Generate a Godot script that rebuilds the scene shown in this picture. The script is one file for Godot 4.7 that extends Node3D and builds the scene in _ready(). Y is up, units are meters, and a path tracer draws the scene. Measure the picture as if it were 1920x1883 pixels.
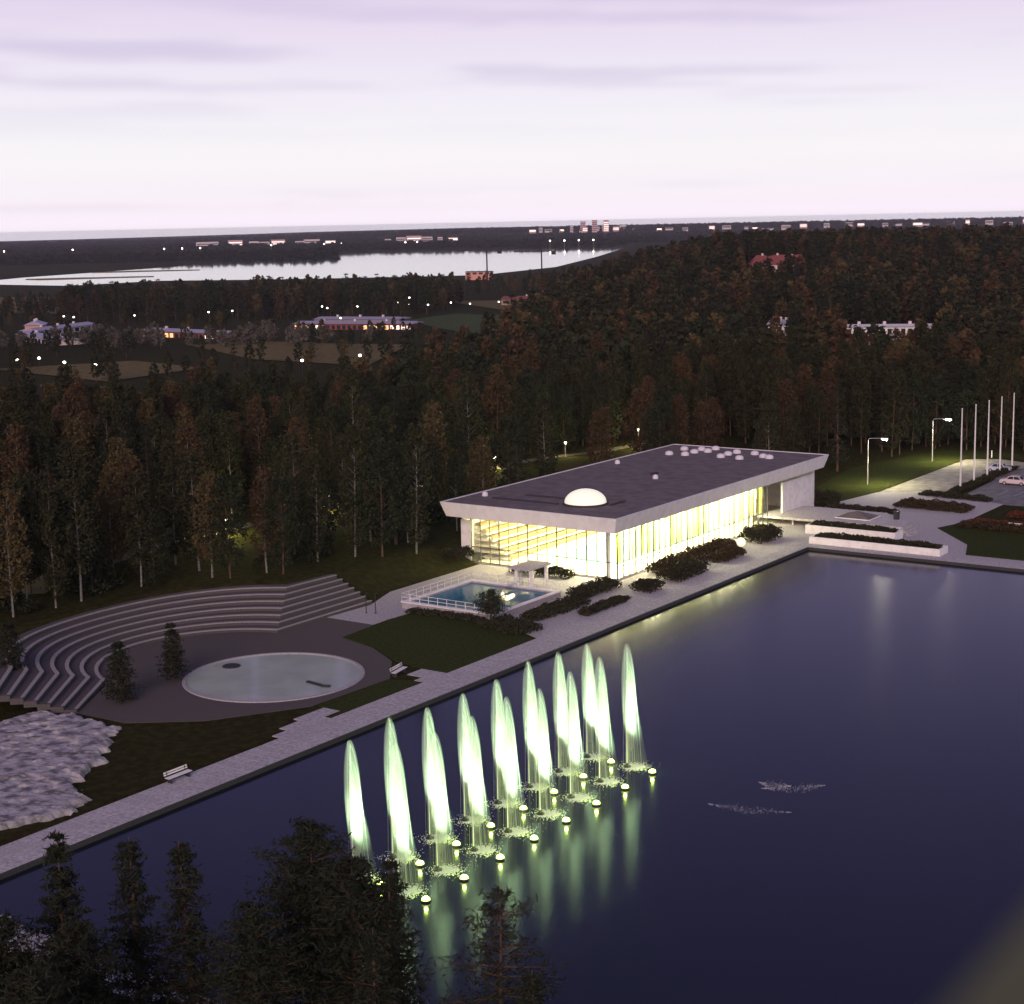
extends Node3D
# A lakeside swimming hall with a fountain basin at dusk.
# Plan: x = 0 is the water edge of the quay (water at x > 0), z = 0 the far end of the basin, y = 0 the paving.

const WATER := -0.38
const EYE := Vector3(93.69, 45.0, 203.98)
const FRONT := 31.1          # short window wall of the hall
const SIDE := -11.75
const LAMPS := [[-68.5, -70.2, 70.0], [-71.2, -25.7, 65.0], [-70.9, -2.8, 26.0], [-70.7, -47.5, 30.0], [-69.6, 20.1, 75.0], [-69.9, 41.6, 60.0], [-64.8, 47.0, 18.0], [-76.0, 82.0, 70.0], [-143.5, 18.0, 12.0]]         # long window wall of the hall

var count := {}
var M := {}
var rng := RandomNumberGenerator.new()
var amph_poly := PackedVector2Array()


# ------------------------------------------------------------------ mesh builder
class MB:
	var v := PackedVector3Array()
	var n := PackedVector3Array()
	var c := PackedColorArray()
	var col := Color.WHITE

	func tri(a, b, d):
		var k: Vector3 = (b - a).cross(d - a).normalized()
		v.append(a); v.append(d); v.append(b)
		for i in 3:
			n.append(k); c.append(col)

	func trin(a, b, d, na, nb, nd):
		v.append(a); v.append(d); v.append(b)
		n.append(na); n.append(nd); n.append(nb)
		for i in 3:
			c.append(col)

	func quad(a, b, d, e):
		tri(a, b, d); tri(a, d, e)

	func box(at: Vector3, size: Vector3, turn := Basis()):
		var h = size / 2
		var p = []
		for i in 8:
			p.append(at + turn * Vector3(h.x if i & 1 else -h.x, h.y if i & 2 else -h.y, h.z if i & 4 else -h.z))
		quad(p[4], p[5], p[7], p[6]); quad(p[1], p[0], p[2], p[3]); quad(p[5], p[1], p[3], p[7])
		quad(p[0], p[4], p[6], p[2]); quad(p[6], p[7], p[3], p[2]); quad(p[0], p[1], p[5], p[4])

	# a box given by two corners, with a small chamfer round its top
	func slab(a: Vector3, b: Vector3, ch := 0.0):
		if ch <= 0.0:
			box((a + b) / 2, (b - a).abs())
			return
		var lo = Vector3(min(a.x, b.x), min(a.y, b.y), min(a.z, b.z))
		var hi = Vector3(max(a.x, b.x), max(a.y, b.y), max(a.z, b.z))
		var r = []
		for k in [[0.0, lo.y], [0.0, hi.y - ch], [ch, hi.y]]:
			r.append([Vector3(lo.x + k[0], k[1], hi.z - k[0]), Vector3(hi.x - k[0], k[1], hi.z - k[0]), Vector3(hi.x - k[0], k[1], lo.z + k[0]), Vector3(lo.x + k[0], k[1], lo.z + k[0])])
		for k in 2:
			for i in 4:
				quad(r[k][i], r[k][(i + 1) % 4], r[k + 1][(i + 1) % 4], r[k + 1][i])
		quad(r[2][0], r[2][1], r[2][2], r[2][3])

	func tube(pts: Array, rad: Array, sides := 8, cap := true):
		var rings = []
		for i in pts.size():
			var d: Vector3 = (pts[min(i + 1, pts.size() - 1)] - pts[max(i - 1, 0)]).normalized()
			var s: Vector3 = d.cross(Vector3.UP if absf(d.y) < 0.9 else Vector3.RIGHT).normalized()
			var t = s.cross(d)
			var ring = []
			for k in sides:
				var a = TAU * k / sides
				ring.append(s * cos(a) + t * sin(a))
			rings.append(ring)
		for i in pts.size() - 1:
			for k in sides:
				var l = (k + 1) % sides
				var a = pts[i] + rings[i][k] * rad[i]
				var b = pts[i] + rings[i][l] * rad[i]
				var d = pts[i + 1] + rings[i + 1][l] * rad[i + 1]
				var e = pts[i + 1] + rings[i + 1][k] * rad[i + 1]
				trin(a, d, b, rings[i][k], rings[i + 1][l], rings[i][l])
				trin(a, e, d, rings[i][k], rings[i + 1][k], rings[i + 1][l])
		if cap:
			var q = pts.size() - 1
			for k in range(1, sides - 1):
				tri(pts[q] + rings[q][0] * rad[q], pts[q] + rings[q][k + 1] * rad[q], pts[q] + rings[q][k] * rad[q])
				tri(pts[0] + rings[0][0] * rad[0], pts[0] + rings[0][k] * rad[0], pts[0] + rings[0][k + 1] * rad[0])

	# profile: [radius, y] from the bottom up
	func lathe(profile: Array, sides: int, at := Vector3.ZERO):
		for i in profile.size() - 1:
			var p = profile[i]
			var q = profile[i + 1]
			var sl = Vector2(q[1] - p[1], p[0] - q[0]).normalized()
			for k in sides:
				var a = TAU * k / sides
				var b = TAU * (k + 1) / sides
				var da = Vector3(cos(a), 0, -sin(a))
				var db = Vector3(cos(b), 0, -sin(b))
				var na = da * sl.x + Vector3.UP * sl.y
				var nb = db * sl.x + Vector3.UP * sl.y
				var p0 = at + da * p[0] + Vector3.UP * p[1]
				var p1 = at + db * p[0] + Vector3.UP * p[1]
				var p2 = at + db * q[0] + Vector3.UP * q[1]
				var p3 = at + da * q[0] + Vector3.UP * q[1]
				if p[0] > 1e-4:
					trin(p0, p1, p2, na, nb, nb)
				if q[0] > 1e-4:
					trin(p0, p2, p3, na, nb, na)

	func flat(poly: PackedVector2Array, y: float):
		var t = Geometry2D.triangulate_polygon(poly)
		for i in range(0, t.size(), 3):
			var a = Vector3(poly[t[i]].x, y, poly[t[i]].y)
			var b = Vector3(poly[t[i + 1]].x, y, poly[t[i + 1]].y)
			var d = Vector3(poly[t[i + 2]].x, y, poly[t[i + 2]].y)
			if (b - a).cross(d - a).y > 0:
				tri(a, b, d)
			else:
				tri(a, d, b)

	func prism(poly: PackedVector2Array, y0: float, y1: float):
		flat(poly, y1)
		var cw = Geometry2D.is_polygon_clockwise(poly)
		for i in poly.size():
			var p = poly[i]
			var q = poly[(i + 1) % poly.size()]
			if not cw:
				var s = p
				p = q
				q = s
			quad(Vector3(p.x, y0, p.y), Vector3(q.x, y0, q.y), Vector3(q.x, y1, q.y), Vector3(p.x, y1, p.y))

	func mesh() -> ArrayMesh:
		var m := ArrayMesh.new()
		var a := []
		a.resize(Mesh.ARRAY_MAX)
		a[Mesh.ARRAY_VERTEX] = v
		a[Mesh.ARRAY_NORMAL] = n
		a[Mesh.ARRAY_COLOR] = c
		m.add_surface_from_arrays(Mesh.PRIMITIVE_TRIANGLES, a)
		return m


# ------------------------------------------------------------------ scene helpers
func numbered(called):
	count[called] = count.get(called, -1) + 1
	return called if count[called] == 0 else "%s_%03d" % [called, count[called]]

func tag(o, label, category, group = ""):
	o.set_meta("label", label)
	o.set_meta("category", category)
	if group:
		o.set_meta("group", group)
	return o

func thing(called, label, category, at = Vector3.ZERO, group = "", turn = 0.0):
	var o := Node3D.new()
	o.name = numbered(called)
	add_child(o)
	o.position = at
	o.rotation.y = turn
	return tag(o, label, category, group)

func part(parent, called, mb, material):
	var o := MeshInstance3D.new()
	o.name = called
	o.mesh = mb.mesh() if mb is MB else mb
	o.material_override = material
	parent.add_child(o, true)
	return o

func whole(called, mb, material, label, category, group = "", at = Vector3.ZERO):
	var o := MeshInstance3D.new()
	o.name = numbered(called)
	o.mesh = mb.mesh() if mb is MB else mb
	o.material_override = material
	o.position = at
	add_child(o)
	return tag(o, label, category, group)

func struct(called, mb, material):
	var o := MeshInstance3D.new()
	o.name = numbered(called)
	o.mesh = mb.mesh() if mb is MB else mb
	o.material_override = material
	add_child(o)
	o.set_meta("kind", "structure")
	return o

func lin(r, g, b):
	return Color(r, g, b).linear_to_srgb()

func ntex(freq, stops, size = 512, sd = 1, oct = 4, kind = FastNoiseLite.TYPE_SIMPLEX_SMOOTH):
	var f := FastNoiseLite.new()
	f.seed = sd
	f.frequency = freq
	f.noise_type = kind
	f.fractal_octaves = oct
	var g := Gradient.new()
	g.offsets = PackedFloat32Array(stops.map(func(s): return s[0]))
	g.colors = PackedColorArray(stops.map(func(s): return Color(s[1], s[1], s[1]) if s[1] is float else s[1]))
	var t := NoiseTexture2D.new()
	t.width = size
	t.height = size
	t.seamless = true
	t.noise = f
	t.color_ramp = g
	return t

func nbump(freq, strength, size = 512, sd = 1, oct = 4):
	var f := FastNoiseLite.new()
	f.seed = sd
	f.frequency = freq
	f.noise_type = FastNoiseLite.TYPE_SIMPLEX_SMOOTH
	f.fractal_octaves = oct
	var t := NoiseTexture2D.new()
	t.width = size
	t.height = size
	t.seamless = true
	t.as_normal_map = true
	t.bump_strength = strength
	t.noise = f
	return t

func mat(color, rough = 0.85, tex = null, scale = 0.2, opt = {}):
	var m := StandardMaterial3D.new()
	m.albedo_color = color
	m.roughness = rough
	m.metallic_specular = opt.get("spec", 0.4)
	m.metallic = opt.get("metal", 0.0)
	if tex:
		m.albedo_texture = tex
	if tex or opt.has("normal"):
		m.uv1_triplanar = true
		m.uv1_world_triplanar = true
		m.uv1_scale = Vector3.ONE * scale
	if opt.has("normal"):
		m.normal_enabled = true
		m.normal_texture = opt.normal
		m.normal_scale = opt.get("nscale", 1.0)
	if opt.has("glow"):
		m.emission_enabled = true
		m.emission = opt.get("glow_color", color)
		m.emission_energy_multiplier = opt.glow
	if opt.has("vc"):
		m.vertex_color_use_as_albedo = true
	if opt.has("back"):
		m.backlight_enabled = true
		m.backlight = opt.back
	return m

func sm(a, b, x):
	var t = clampf((x - a) / (b - a), 0.0, 1.0)
	return t * t * (3.0 - 2.0 * t)

# height of the ground
func H(x, z):
	if x > 0.0 and x < 110.0 and z > 0.0 and z < 141.0:
		return -3.0
	var dx = x - EYE.x
	var dz = z - EYE.z
	var d = sqrt(dx * dx + dz * dz)
	var h = -0.08 + 2.4 * sm(-33.0, -40.0, x) * sm(118.0, 104.0, z) * (1.0 - 0.7 * sm(-35.0, -70.0, z)) * sm(430.0, 330.0, d)
	if x < -25.0 and x > -52.0 and z > 50.0 and z < 116.0 and Geometry2D.is_point_in_polygon(Vector2(x, z), amph_poly):
		h = -0.3
	if z > 141.0 and x > 0.0:
		h += 0.9 * sm(141.0, 150.0, z)
	h -= 14.3 * sm(420.0, 1500.0, d)
	var hd = deg_to_rad(-23.5)
	var a = dx * sin(hd) - dz * cos(hd)
	var c = dx * cos(hd) + dz * sin(hd)
	h += 27.0 * sm(200.0, 60.0, -c) * sm(480.0, 1050.0, a) * sm(2400.0, 1500.0, a)
	if d > 3000.0:
		h += 20.0 * sm(4600.0, 7200.0, d) * sm(-0.85, -0.62, atan2(dx, -dz))
	return h

func on(x, z):
	return Vector3(x, H(x, z), z)

func polar(heading_deg, dist):
	var a = deg_to_rad(heading_deg)
	return Vector2(EYE.x + dist * sin(a), EYE.z - dist * cos(a))

# a sheet that follows the ground inside a polygon
func drape(poly: PackedVector2Array, step, up):
	var b := MB.new()
	var lo = poly[0]
	var hi = poly[0]
	for p in poly:
		lo = Vector2(min(lo.x, p.x), min(lo.y, p.y))
		hi = Vector2(max(hi.x, p.x), max(hi.y, p.y))
	var x = lo.x
	while x < hi.x:
		var z = lo.y
		while z < hi.y:
			var cell = PackedVector2Array([Vector2(x, z), Vector2(x + step, z), Vector2(x + step, z + step), Vector2(x, z + step)])
			for piece in Geometry2D.intersect_polygons(cell, poly):
				var t = Geometry2D.triangulate_polygon(piece)
				for i in range(0, t.size(), 3):
					var q = []
					for k in 3:
						var w = piece[t[i + k]]
						q.append(on(w.x, w.y) + Vector3.UP * up)
					if (q[1] - q[0]).cross(q[2] - q[0]).y > 0:
						b.tri(q[0], q[1], q[2])
					else:
						b.tri(q[0], q[2], q[1])
			z += step
		x += step
	return b

func PV(a: Array):
	var p := PackedVector2Array()
	for q in a:
		p.append(Vector2(q[0], q[1]))
	return p


# ------------------------------------------------------------------ materials
func make_materials():
	var fine = ntex(0.03, [[0.0, 0.72], [0.5, 0.88], [1.0, 1.0]], 512, 3, 5)
	var blotch = ntex(0.012, [[0.25, 0.84], [0.5, 0.92], [0.75, 1.0]], 512, 7, 5)
	var rough_bump = nbump(0.05, 2.0, 512, 5, 4)
	M.paving = mat(lin(0.58, 0.56, 0.57), 0.8, fine, 0.11)
	M.paving_b = mat(lin(0.555, 0.535, 0.545), 0.8, fine, 0.17)
	M.paving_c = mat(lin(0.61, 0.59, 0.60), 0.8, fine, 0.13)
	M.joint = mat(lin(0.16, 0.15, 0.16), 0.95, fine, 0.3)
	M.kerb = mat(lin(0.06, 0.06, 0.062), 0.7, fine, 0.3)
	M.concrete = mat(lin(0.5, 0.47, 0.5), 0.85, fine, 0.2)
	M.white = mat(lin(0.80, 0.79, 0.79), 0.6, ntex(0.02, [[0.2, 0.94], [0.6, 1.0]], 256, 9, 4), 0.12)
	M.fascia = mat(lin(0.80, 0.79, 0.79), 0.5, ntex(0.02, [[0.2, 0.95], [0.6, 1.0]], 256, 19, 4), 0.1)
	M.roof = mat(lin(0.185, 0.16, 0.155), 0.9, ntex(0.014, [[0.2, 0.84], [0.5, 0.93], [0.8, 1.0]], 512, 11, 6), 0.05)
	M.roof_dark = mat(lin(0.05, 0.042, 0.055), 0.9)
	M.grass = mat(lin(0.040, 0.042, 0.016), 0.95, ntex(0.02, [[0.2, Color(0.78, 0.74, 0.7)], [0.5, Color(0.88, 0.86, 0.8)], [0.8, Color(1, 1, 0.92)]], 512, 13, 6), 0.07, {"spec": 0.1, "normal": rough_bump})
	M.lawn = mat(lin(0.046, 0.056, 0.016), 0.95, ntex(0.03, [[0.2, 0.82], [0.8, 1.0]], 512, 17, 6), 0.11, {"spec": 0.1, "normal": rough_bump})
	M.field = mat(lin(0.20, 0.165, 0.07), 0.95, fine, 0.02, {"spec": 0.1})
	M.pitch = mat(lin(0.085, 0.12, 0.045), 0.95, fine, 0.02, {"spec": 0.1})
	M.gravel = mat(lin(0.135, 0.118, 0.112), 0.95, ntex(0.06, [[0.2, 0.6], [0.5, 0.85], [0.8, 1.0]], 512, 21, 5), 0.25, {"normal": rough_bump})
	M.asphalt = mat(lin(0.30, 0.285, 0.27), 0.9, blotch, 0.06)
	M.asphalt_dark = mat(lin(0.20, 0.195, 0.21), 0.9, blotch, 0.06)
	M.line = mat(lin(0.42, 0.42, 0.43), 0.8)
	M.tread = mat(lin(0.115, 0.102, 0.105), 0.9, fine, 0.3)
	M.seat = mat(lin(0.42, 0.395, 0.40), 0.8, fine, 0.3)
	M.rock = mat(lin(0.46, 0.44, 0.46), 0.9, ntex(0.012, [[0.2, 0.55], [0.45, 0.85], [0.8, 1.0]], 512, 23, 6), 0.09, {"normal": nbump(0.03, 4.0, 512, 6, 5)})
	M.glass = mat(Color(0.9, 0.95, 0.9, 0.06), 0.02)
	M.glass.transparency = BaseMaterial3D.TRANSPARENCY_ALPHA
	M.frame = mat(lin(0.07, 0.065, 0.05), 0.5)
	M.dark = mat(lin(0.02, 0.02, 0.022), 0.6)
	M.black_metal = mat(lin(0.035, 0.035, 0.04), 0.45)
	M.pole = mat(lin(0.66, 0.64, 0.64), 0.45)
	M.galv = mat(lin(0.42, 0.42, 0.42), 0.5)
	M.wood = mat(lin(0.46, 0.30, 0.11), 0.6, ntex(0.02, [[0.2, 0.75], [0.8, 1.0]], 256, 27, 4), 0.3)
	M.hall_wall = mat(lin(0.56, 0.53, 0.42), 0.8)
	M.hall_floor = mat(lin(0.42, 0.42, 0.33), 0.35)
	M.hall_ceiling = mat(lin(0.78, 0.72, 0.52), 0.8)
	M.hall_water = mat(lin(0.12, 0.36, 0.34), 0.05, null, 0.5, {"normal": nbump(0.02, 2.0, 256, 31, 3), "nscale": 0.3})
	M.curtain_white = mat(lin(0.84, 0.83, 0.76), 0.9, null, 1.0, {"back": Color(0.9, 0.9, 0.8)})
	M.curtain_yellow = mat(lin(0.54, 0.51, 0.32), 0.9, null, 1.0, {"back": Color(0.85, 0.85, 0.5)})
	M.curtain_green = mat(lin(0.30, 0.33, 0.20), 0.9, null, 1.0, {"back": Color(0.7, 0.8, 0.4)})
	M.ceiling_glow = mat(lin(0.9, 0.85, 0.6), 0.5, null, 1.0, {"glow": 16.0, "glow_color": lin(1.0, 0.9, 0.5)})
	M.dome = mat(lin(0.85, 0.82, 0.68), 0.35, null, 1.0, {"glow": 0.62, "glow_color": lin(1.0, 0.94, 0.74)})
	M.skylight = mat(lin(0.70, 0.68, 0.74), 0.25)
	M.lamp_warm = mat(Color.WHITE, 0.4, null, 1.0, {"glow": 6.0, "glow_color": lin(1.0, 0.93, 0.62)})
	M.lamp_street = mat(Color.WHITE, 0.4, null, 1.0, {"glow": 1400.0, "glow_color": lin(1.0, 0.95, 0.70)})
	M.lamp_far = mat(Color.WHITE, 0.4, null, 1.0, {"glow": 7.0, "glow_color": lin(1.0, 0.92, 0.70)})
	M.lamp_dim = mat(Color.WHITE, 0.4, null, 1.0, {"glow": 1.6, "glow_color": lin(1.0, 0.92, 0.70)})
	M.lamp_green = mat(Color.WHITE, 0.4, null, 1.0, {"glow": 3.0, "glow_color": lin(0.80, 1.0, 0.16)})
	M.window_warm = mat(lin(0.9, 0.6, 0.3), 0.4, null, 1.0, {"glow": 1.1, "glow_color": lin(1.0, 0.55, 0.22)})
	M.window_pale = mat(lin(0.9, 0.8, 0.7), 0.4, null, 1.0, {"glow": 1.4, "glow_color": lin(1.0, 0.85, 0.72)})
	M.window_dark = mat(lin(0.03, 0.03, 0.04), 0.15)
	M.basin_water = mat(lin(0.005, 0.008, 0.018), 0.15, null, 0.4, {"spec": 0.34, "normal": nbump(0.03, 3.0, 512, 33, 3), "nscale": 0.06})
	M.bay_water = mat(lin(0.03, 0.035, 0.05), 0.04, null, 1.0, {"spec": 0.5})
	M.pool_water = mat(lin(0.02, 0.16, 0.25), 0.04, null, 0.4, {"spec": 0.35, "normal": nbump(0.02, 2.0, 256, 37, 3), "nscale": 0.1})
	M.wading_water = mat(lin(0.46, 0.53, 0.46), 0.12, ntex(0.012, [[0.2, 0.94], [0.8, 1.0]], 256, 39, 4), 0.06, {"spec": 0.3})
	M.spray = FogMaterial.new()
	M.spray.albedo = Color(1, 1, 1)
	M.spray.density = 0.40
	M.mist = FogMaterial.new()
	M.mist.albedo = Color(1, 1, 1)
	M.mist.density = 0.07
	M.jet = mat(lin(0.85, 0.88, 0.88), 0.35)
	M.thread = mat(lin(0.5, 0.52, 0.53), 0.4)
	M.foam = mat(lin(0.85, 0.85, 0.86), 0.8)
	M.birch_bark = mat(lin(0.28, 0.27, 0.26), 0.8, ntex(0.05, [[0.35, 0.25], [0.5, 1.0]], 256, 41, 3), 0.6)
	M.pine_bark = mat(lin(0.13, 0.075, 0.05), 0.9, fine, 0.6)
	var leafy = func(r, g, b): return mat(lin(r, g, b), 0.75, null, 1.0, {"vc": true, "spec": 0.15, "back": Color(0.25, 0.25, 0.2)})
	M.leaf_red = leafy.call(0.076, 0.049, 0.028)
	M.leaf_olive = leafy.call(0.038, 0.040, 0.020)
	M.leaf_green = leafy.call(0.028, 0.034, 0.019)
	M.leaf_ochre = leafy.call(0.092, 0.070, 0.032)
	M.needle = leafy.call(0.026, 0.031, 0.020)
	M.hedge = leafy.call(0.038, 0.036, 0.022)
	M.hedge_red = leafy.call(0.052, 0.038, 0.022)
	M.willow = leafy.call(0.12, 0.112, 0.095)
	M.flower_red = leafy.call(0.12, 0.042, 0.026)
	M.brick_red = mat(lin(0.34, 0.10, 0.09), 0.85, fine, 0.1)
	M.roof_metal = mat(lin(0.46, 0.44, 0.56), 0.45, fine, 0.05)
	M.wall_pale = mat(lin(0.62, 0.57, 0.58), 0.8)
	M.wall_pink = mat(lin(0.62, 0.30, 0.24), 0.8)
	M.wall_tan = mat(lin(0.36, 0.26, 0.18), 0.85)
	M.town = mat(lin(0.62, 0.55, 0.58), 0.8)
	M.town_pink = mat(lin(0.58, 0.40, 0.44), 0.8)
	M.ledge = mat(lin(0.13, 0.135, 0.05), 0.7)


# ------------------------------------------------------------------ plants
func leaf(b: MB, at: Vector3, size: float, r: RandomNumberGenerator, long := 1.0):
	var d = Vector3(r.randf_range(-1, 1), r.randf_range(-0.8, 0.8), r.randf_range(-1, 1)).normalized()
	var s = d.cross(Vector3(r.randf_range(-1, 1), r.randf_range(-1, 1), r.randf_range(-1, 1))).normalized() * size * 0.5 / long
	var l = d * size * 0.5 * long
	b.quad(at - l, at + s, at + l, at - s)

func tint(r: RandomNumberGenerator, lo = 0.65, hi = 1.35):
	var k = r.randf_range(lo, hi)
	return Color(k * r.randf_range(0.9, 1.1), k * r.randf_range(0.92, 1.08), k * r.randf_range(0.9, 1.1))

# slender birch: trunk, limbs and leaf clumps spread through a tall crown
func birch_meshes(h, width, sd, clumps, leaves, size):
	var r := RandomNumberGenerator.new()
	r.seed = sd
	var tr := MB.new()
	var lean = Vector2(r.randf_range(-0.5, 0.5), r.randf_range(-0.5, 0.5))
	var pts = []
	var rad = []
	for i in 7:
		var t = i / 6.0
		pts.append(Vector3(lean.x * t * t + sin(t * 5 + sd) * 0.12, h * 0.96 * t - 0.4 * (1.0 - t), lean.y * t * t + cos(t * 4 + sd) * 0.12))
		rad.append(lerpf(0.17, 0.02, t))
	tr.tube(pts, rad, 7)
	var cr := MB.new()
	var low = r.randf_range(0.07, 0.24)
	for i in clumps:
		var t = pow((i + r.randf()) / clumps, 0.85)
		var y = lerpf(low, 1.0, t)
		var prof = pow(sin(PI * (0.09 + 0.83 * t)), 0.65) * (1.0 - 0.28 * t * t)
		var a = r.randf() * TAU
		var rr = width * 0.5 * prof * sqrt(r.randf_range(0.12, 1.0))
		var q = clampf(y * 6.0, 0.0, 5.99)
		var stem = pts[int(q)].lerp(pts[int(q) + 1], q - int(q))
		var at = Vector3(stem.x + cos(a) * rr, y * h - r.randf() * 0.4, stem.z + sin(a) * rr)
		if i % 3 == 0:
			tr.tube([Vector3(stem.x, y * h - rr * 0.9, stem.z), at], [0.035, 0.008], 4, false)
		cr.col = tint(r)
		var sp = r.randf_range(0.45, 0.95) * (0.55 + 0.5 * prof)
		for k in leaves:
			var o = Vector3(r.randfn() * 0.5, r.randfn() * 0.62, r.randfn() * 0.5) * sp
			leaf(cr, at + o, size * r.randf_range(0.7, 1.3), r, 1.25)
	return [tr.mesh(), cr.mesh()]

# conifer: tiers of drooping boughs carrying tufts of needles
func conifer_meshes(h, width, sd, tiers, tufts, size, pine := false):
	var r := RandomNumberGenerator.new()
	r.seed = sd
	var tr := MB.new()
	var pts = []
	var rad = []
	for i in 6:
		var t = i / 5.0
		pts.append(Vector3(sin(t * 4 + sd) * 0.12, h * 0.97 * t - 0.4 * (1.0 - t), cos(t * 3 + sd) * 0.12))
		rad.append(lerpf(h * 0.014 + 0.03, 0.02, t))
	tr.tube(pts, rad, 8)
	var cr := MB.new()
	var low = 0.30 if pine else 0.10
	for i in tiers:
		var t = (i + r.randf() * 0.8) / tiers
		var y = h * lerpf(low, 0.97, t)
		var reach = width * 0.5 * (pow(1.0 - t, 0.62) if not pine else pow(sin(PI * clampf(0.20 + t * 0.78, 0.0, 1.0)), 0.8)) + 0.12
		var boughs = r.randi_range(4, 6)
		var turn = r.randf() * TAU
		for k in boughs:
			var a = turn + TAU * k / boughs + r.randf_range(-0.4, 0.4)
			var ln = reach * r.randf_range(0.55, 1.12)
			var d = Vector3(cos(a), r.randf_range(0.0, 0.5) if pine else r.randf_range(-0.25, 0.12), sin(a))
			var root = Vector3(0, y - ln * 0.15, 0)
			tr.tube([root, root + d * ln], [0.02 + ln * 0.014, 0.008], 4, false)
			cr.col = tint(r, 0.6, 1.4)
			var steps = maxi(2, int(ln / (size * 1.6)))
			for s in steps:
				var f = (s + 1.0) / steps
				if f < 0.28:
					continue
				var c = root + d * ln * f
				for q in tufts:
					var spread = ln * 0.17 + size * 0.8
					var o = Vector3(r.randfn() * spread * 0.6, r.randfn() * spread * (0.34 if pine else 0.2), r.randfn() * spread * 0.6)
					leaf(cr, c + o, size * r.randf_range(0.6, 1.3), r, 2.2)
	return [tr.mesh(), cr.mesh()]

# a clipped or loose shrub that fills a box
func shrub_mesh(size: Vector3, sd, leafs, ls, bumpy := 0.35):
	var r := RandomNumberGenerator.new()
	r.seed = sd
	var b := MB.new()
	var f := FastNoiseLite.new()
	f.seed = sd
	f.frequency = 0.45
	for i in leafs:
		var x = r.randf_range(-0.5, 0.5)
		var z = r.randf_range(-0.5, 0.5)
		var edge = 1.0 - pow(maxf(absf(x), absf(z)) * 2.0, 6.0)
		var top = size.y * (0.55 + 0.45 * edge) * (1.0 - bumpy + bumpy * (1.0 + 1.6 * f.get_noise_2d(x * size.x + sd, z * size.z)))
		var y = top * sqrt(r.randf())
		if i % 24 == 0:
			b.col = tint(r, 0.6, 1.4)
		leaf(b, Vector3(x * size.x + r.randfn() * 0.08, y, z * size.z + r.randfn() * 0.08), ls * r.randf_range(0.7, 1.3), r, 1.3)
	return b.mesh()

func shrub(called, at: Vector3, size: Vector3, sd, material, label, group = "", turn = 0.0, dens = 150.0, ls = 0.24):
	var o = thing(called, label, "hedge" if called.contains("hedge") else "shrub", at, group, turn)
	var area = size.x * size.z + (size.x + size.z) * size.y
	part(o, "foliage", shrub_mesh(size, sd, int(area * dens * 0.55), ls), material)
	var st := MB.new()
	var r := RandomNumberGenerator.new()
	r.seed = sd
	for i in clampi(int(area / 2.0), 3, 14):
		var q = Vector3(r.randf_range(-0.42, 0.42) * size.x, -0.05, r.randf_range(-0.42, 0.42) * size.z)
		st.tube([q, q + Vector3(r.randf_range(-0.1, 0.1), size.y * 0.75, r.randf_range(-0.1, 0.1))], [0.025, 0.01], 4, false)
	part(o, "stems", st, M.pine_bark)
	return o


# ------------------------------------------------------------------ sky, camera, light
func sky_panorama():
	var w = 2048
	var h = 1024
	var im := Image.create_empty(w, h, false, Image.FORMAT_RGBF)
	var st = [[0.0, Vector3(1.06, 1.0, 1.04)], [0.6, Vector3(1.04, 1.0, 1.0)], [2.2, Vector3(1.03, 1.05, 0.99)], [4.5, Vector3(0.99, 1.02, 1.0)], [7.0, Vector3(0.95, 0.96, 0.97)], [9.0, Vector3(0.84, 0.83, 0.90)], [12.0, Vector3(0.46, 0.47, 0.64)], [16.0, Vector3(0.25, 0.27, 0.47)], [24.0, Vector3(0.16, 0.18, 0.34)], [45.0, Vector3(0.17, 0.18, 0.31)], [90.0, Vector3(0.18, 0.185, 0.305)]]
	var f := FastNoiseLite.new()
	f.seed = 4
	f.frequency = 1.0
	f.fractal_octaves = 4
	var low = Color(0.88, 0.82, 0.90)
	for y in h:
		var el = 90.0 - (y + 0.5) * 180.0 / h
		if el < 0.0:
			im.fill_rect(Rect2i(0, y, w, h - y), low)
			break
		var base = st[st.size() - 1][1]
		for k in st.size() - 1:
			if el >= st[k][0] and el < st[k + 1][0]:
				base = st[k][1].lerp(st[k + 1][1], (el - st[k][0]) / (st[k + 1][0] - st[k][0]))
		for x in w:
			var az = (x + 0.5) * 360.0 / w - 180.0
			# the side of the afterglow is paler, the side away from it more violet
			var side = clampf((0.5 - 0.5 * cos(deg_to_rad(az + 62.0))) * 5.0, 0.0, 1.0)
			var v = base.lerp(base * Vector3(0.92, 0.87, 0.95).lerp(Vector3(0.80, 0.67, 0.87), clampf((el - 3.0) / 6.0, 0.0, 1.0) * clampf((side - 0.4) * 1.7, 0.0, 1.0)), side)
			if el < 60.0:
				var a = deg_to_rad(az)
				var n = f.get_noise_3d(cos(a) * 2.6 + 5.0, sin(a) * 2.6, el * 1.15 + 0.5 * sin(a * 5.0))
				var band = exp(-pow((el - 5.6) / 1.9, 2.0)) + 0.8 * exp(-pow((el - 0.95) / 0.25, 2.0)) * clampf((az + 32.0) / 12.0, 0.0, 1.0)
				var m = smoothstep(-0.05, 0.30, n) * clampf(band + 0.25 * clampf((el - 7.0) / 6.0, 0.0, 1.0), 0.0, 1.0)
				v = v.lerp(v * Vector3(0.84, 0.83, 0.90), m)
			im.set_pixel(x, y, Color(v.x, v.y, v.z))
	return ImageTexture.create_from_image(im)

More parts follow.
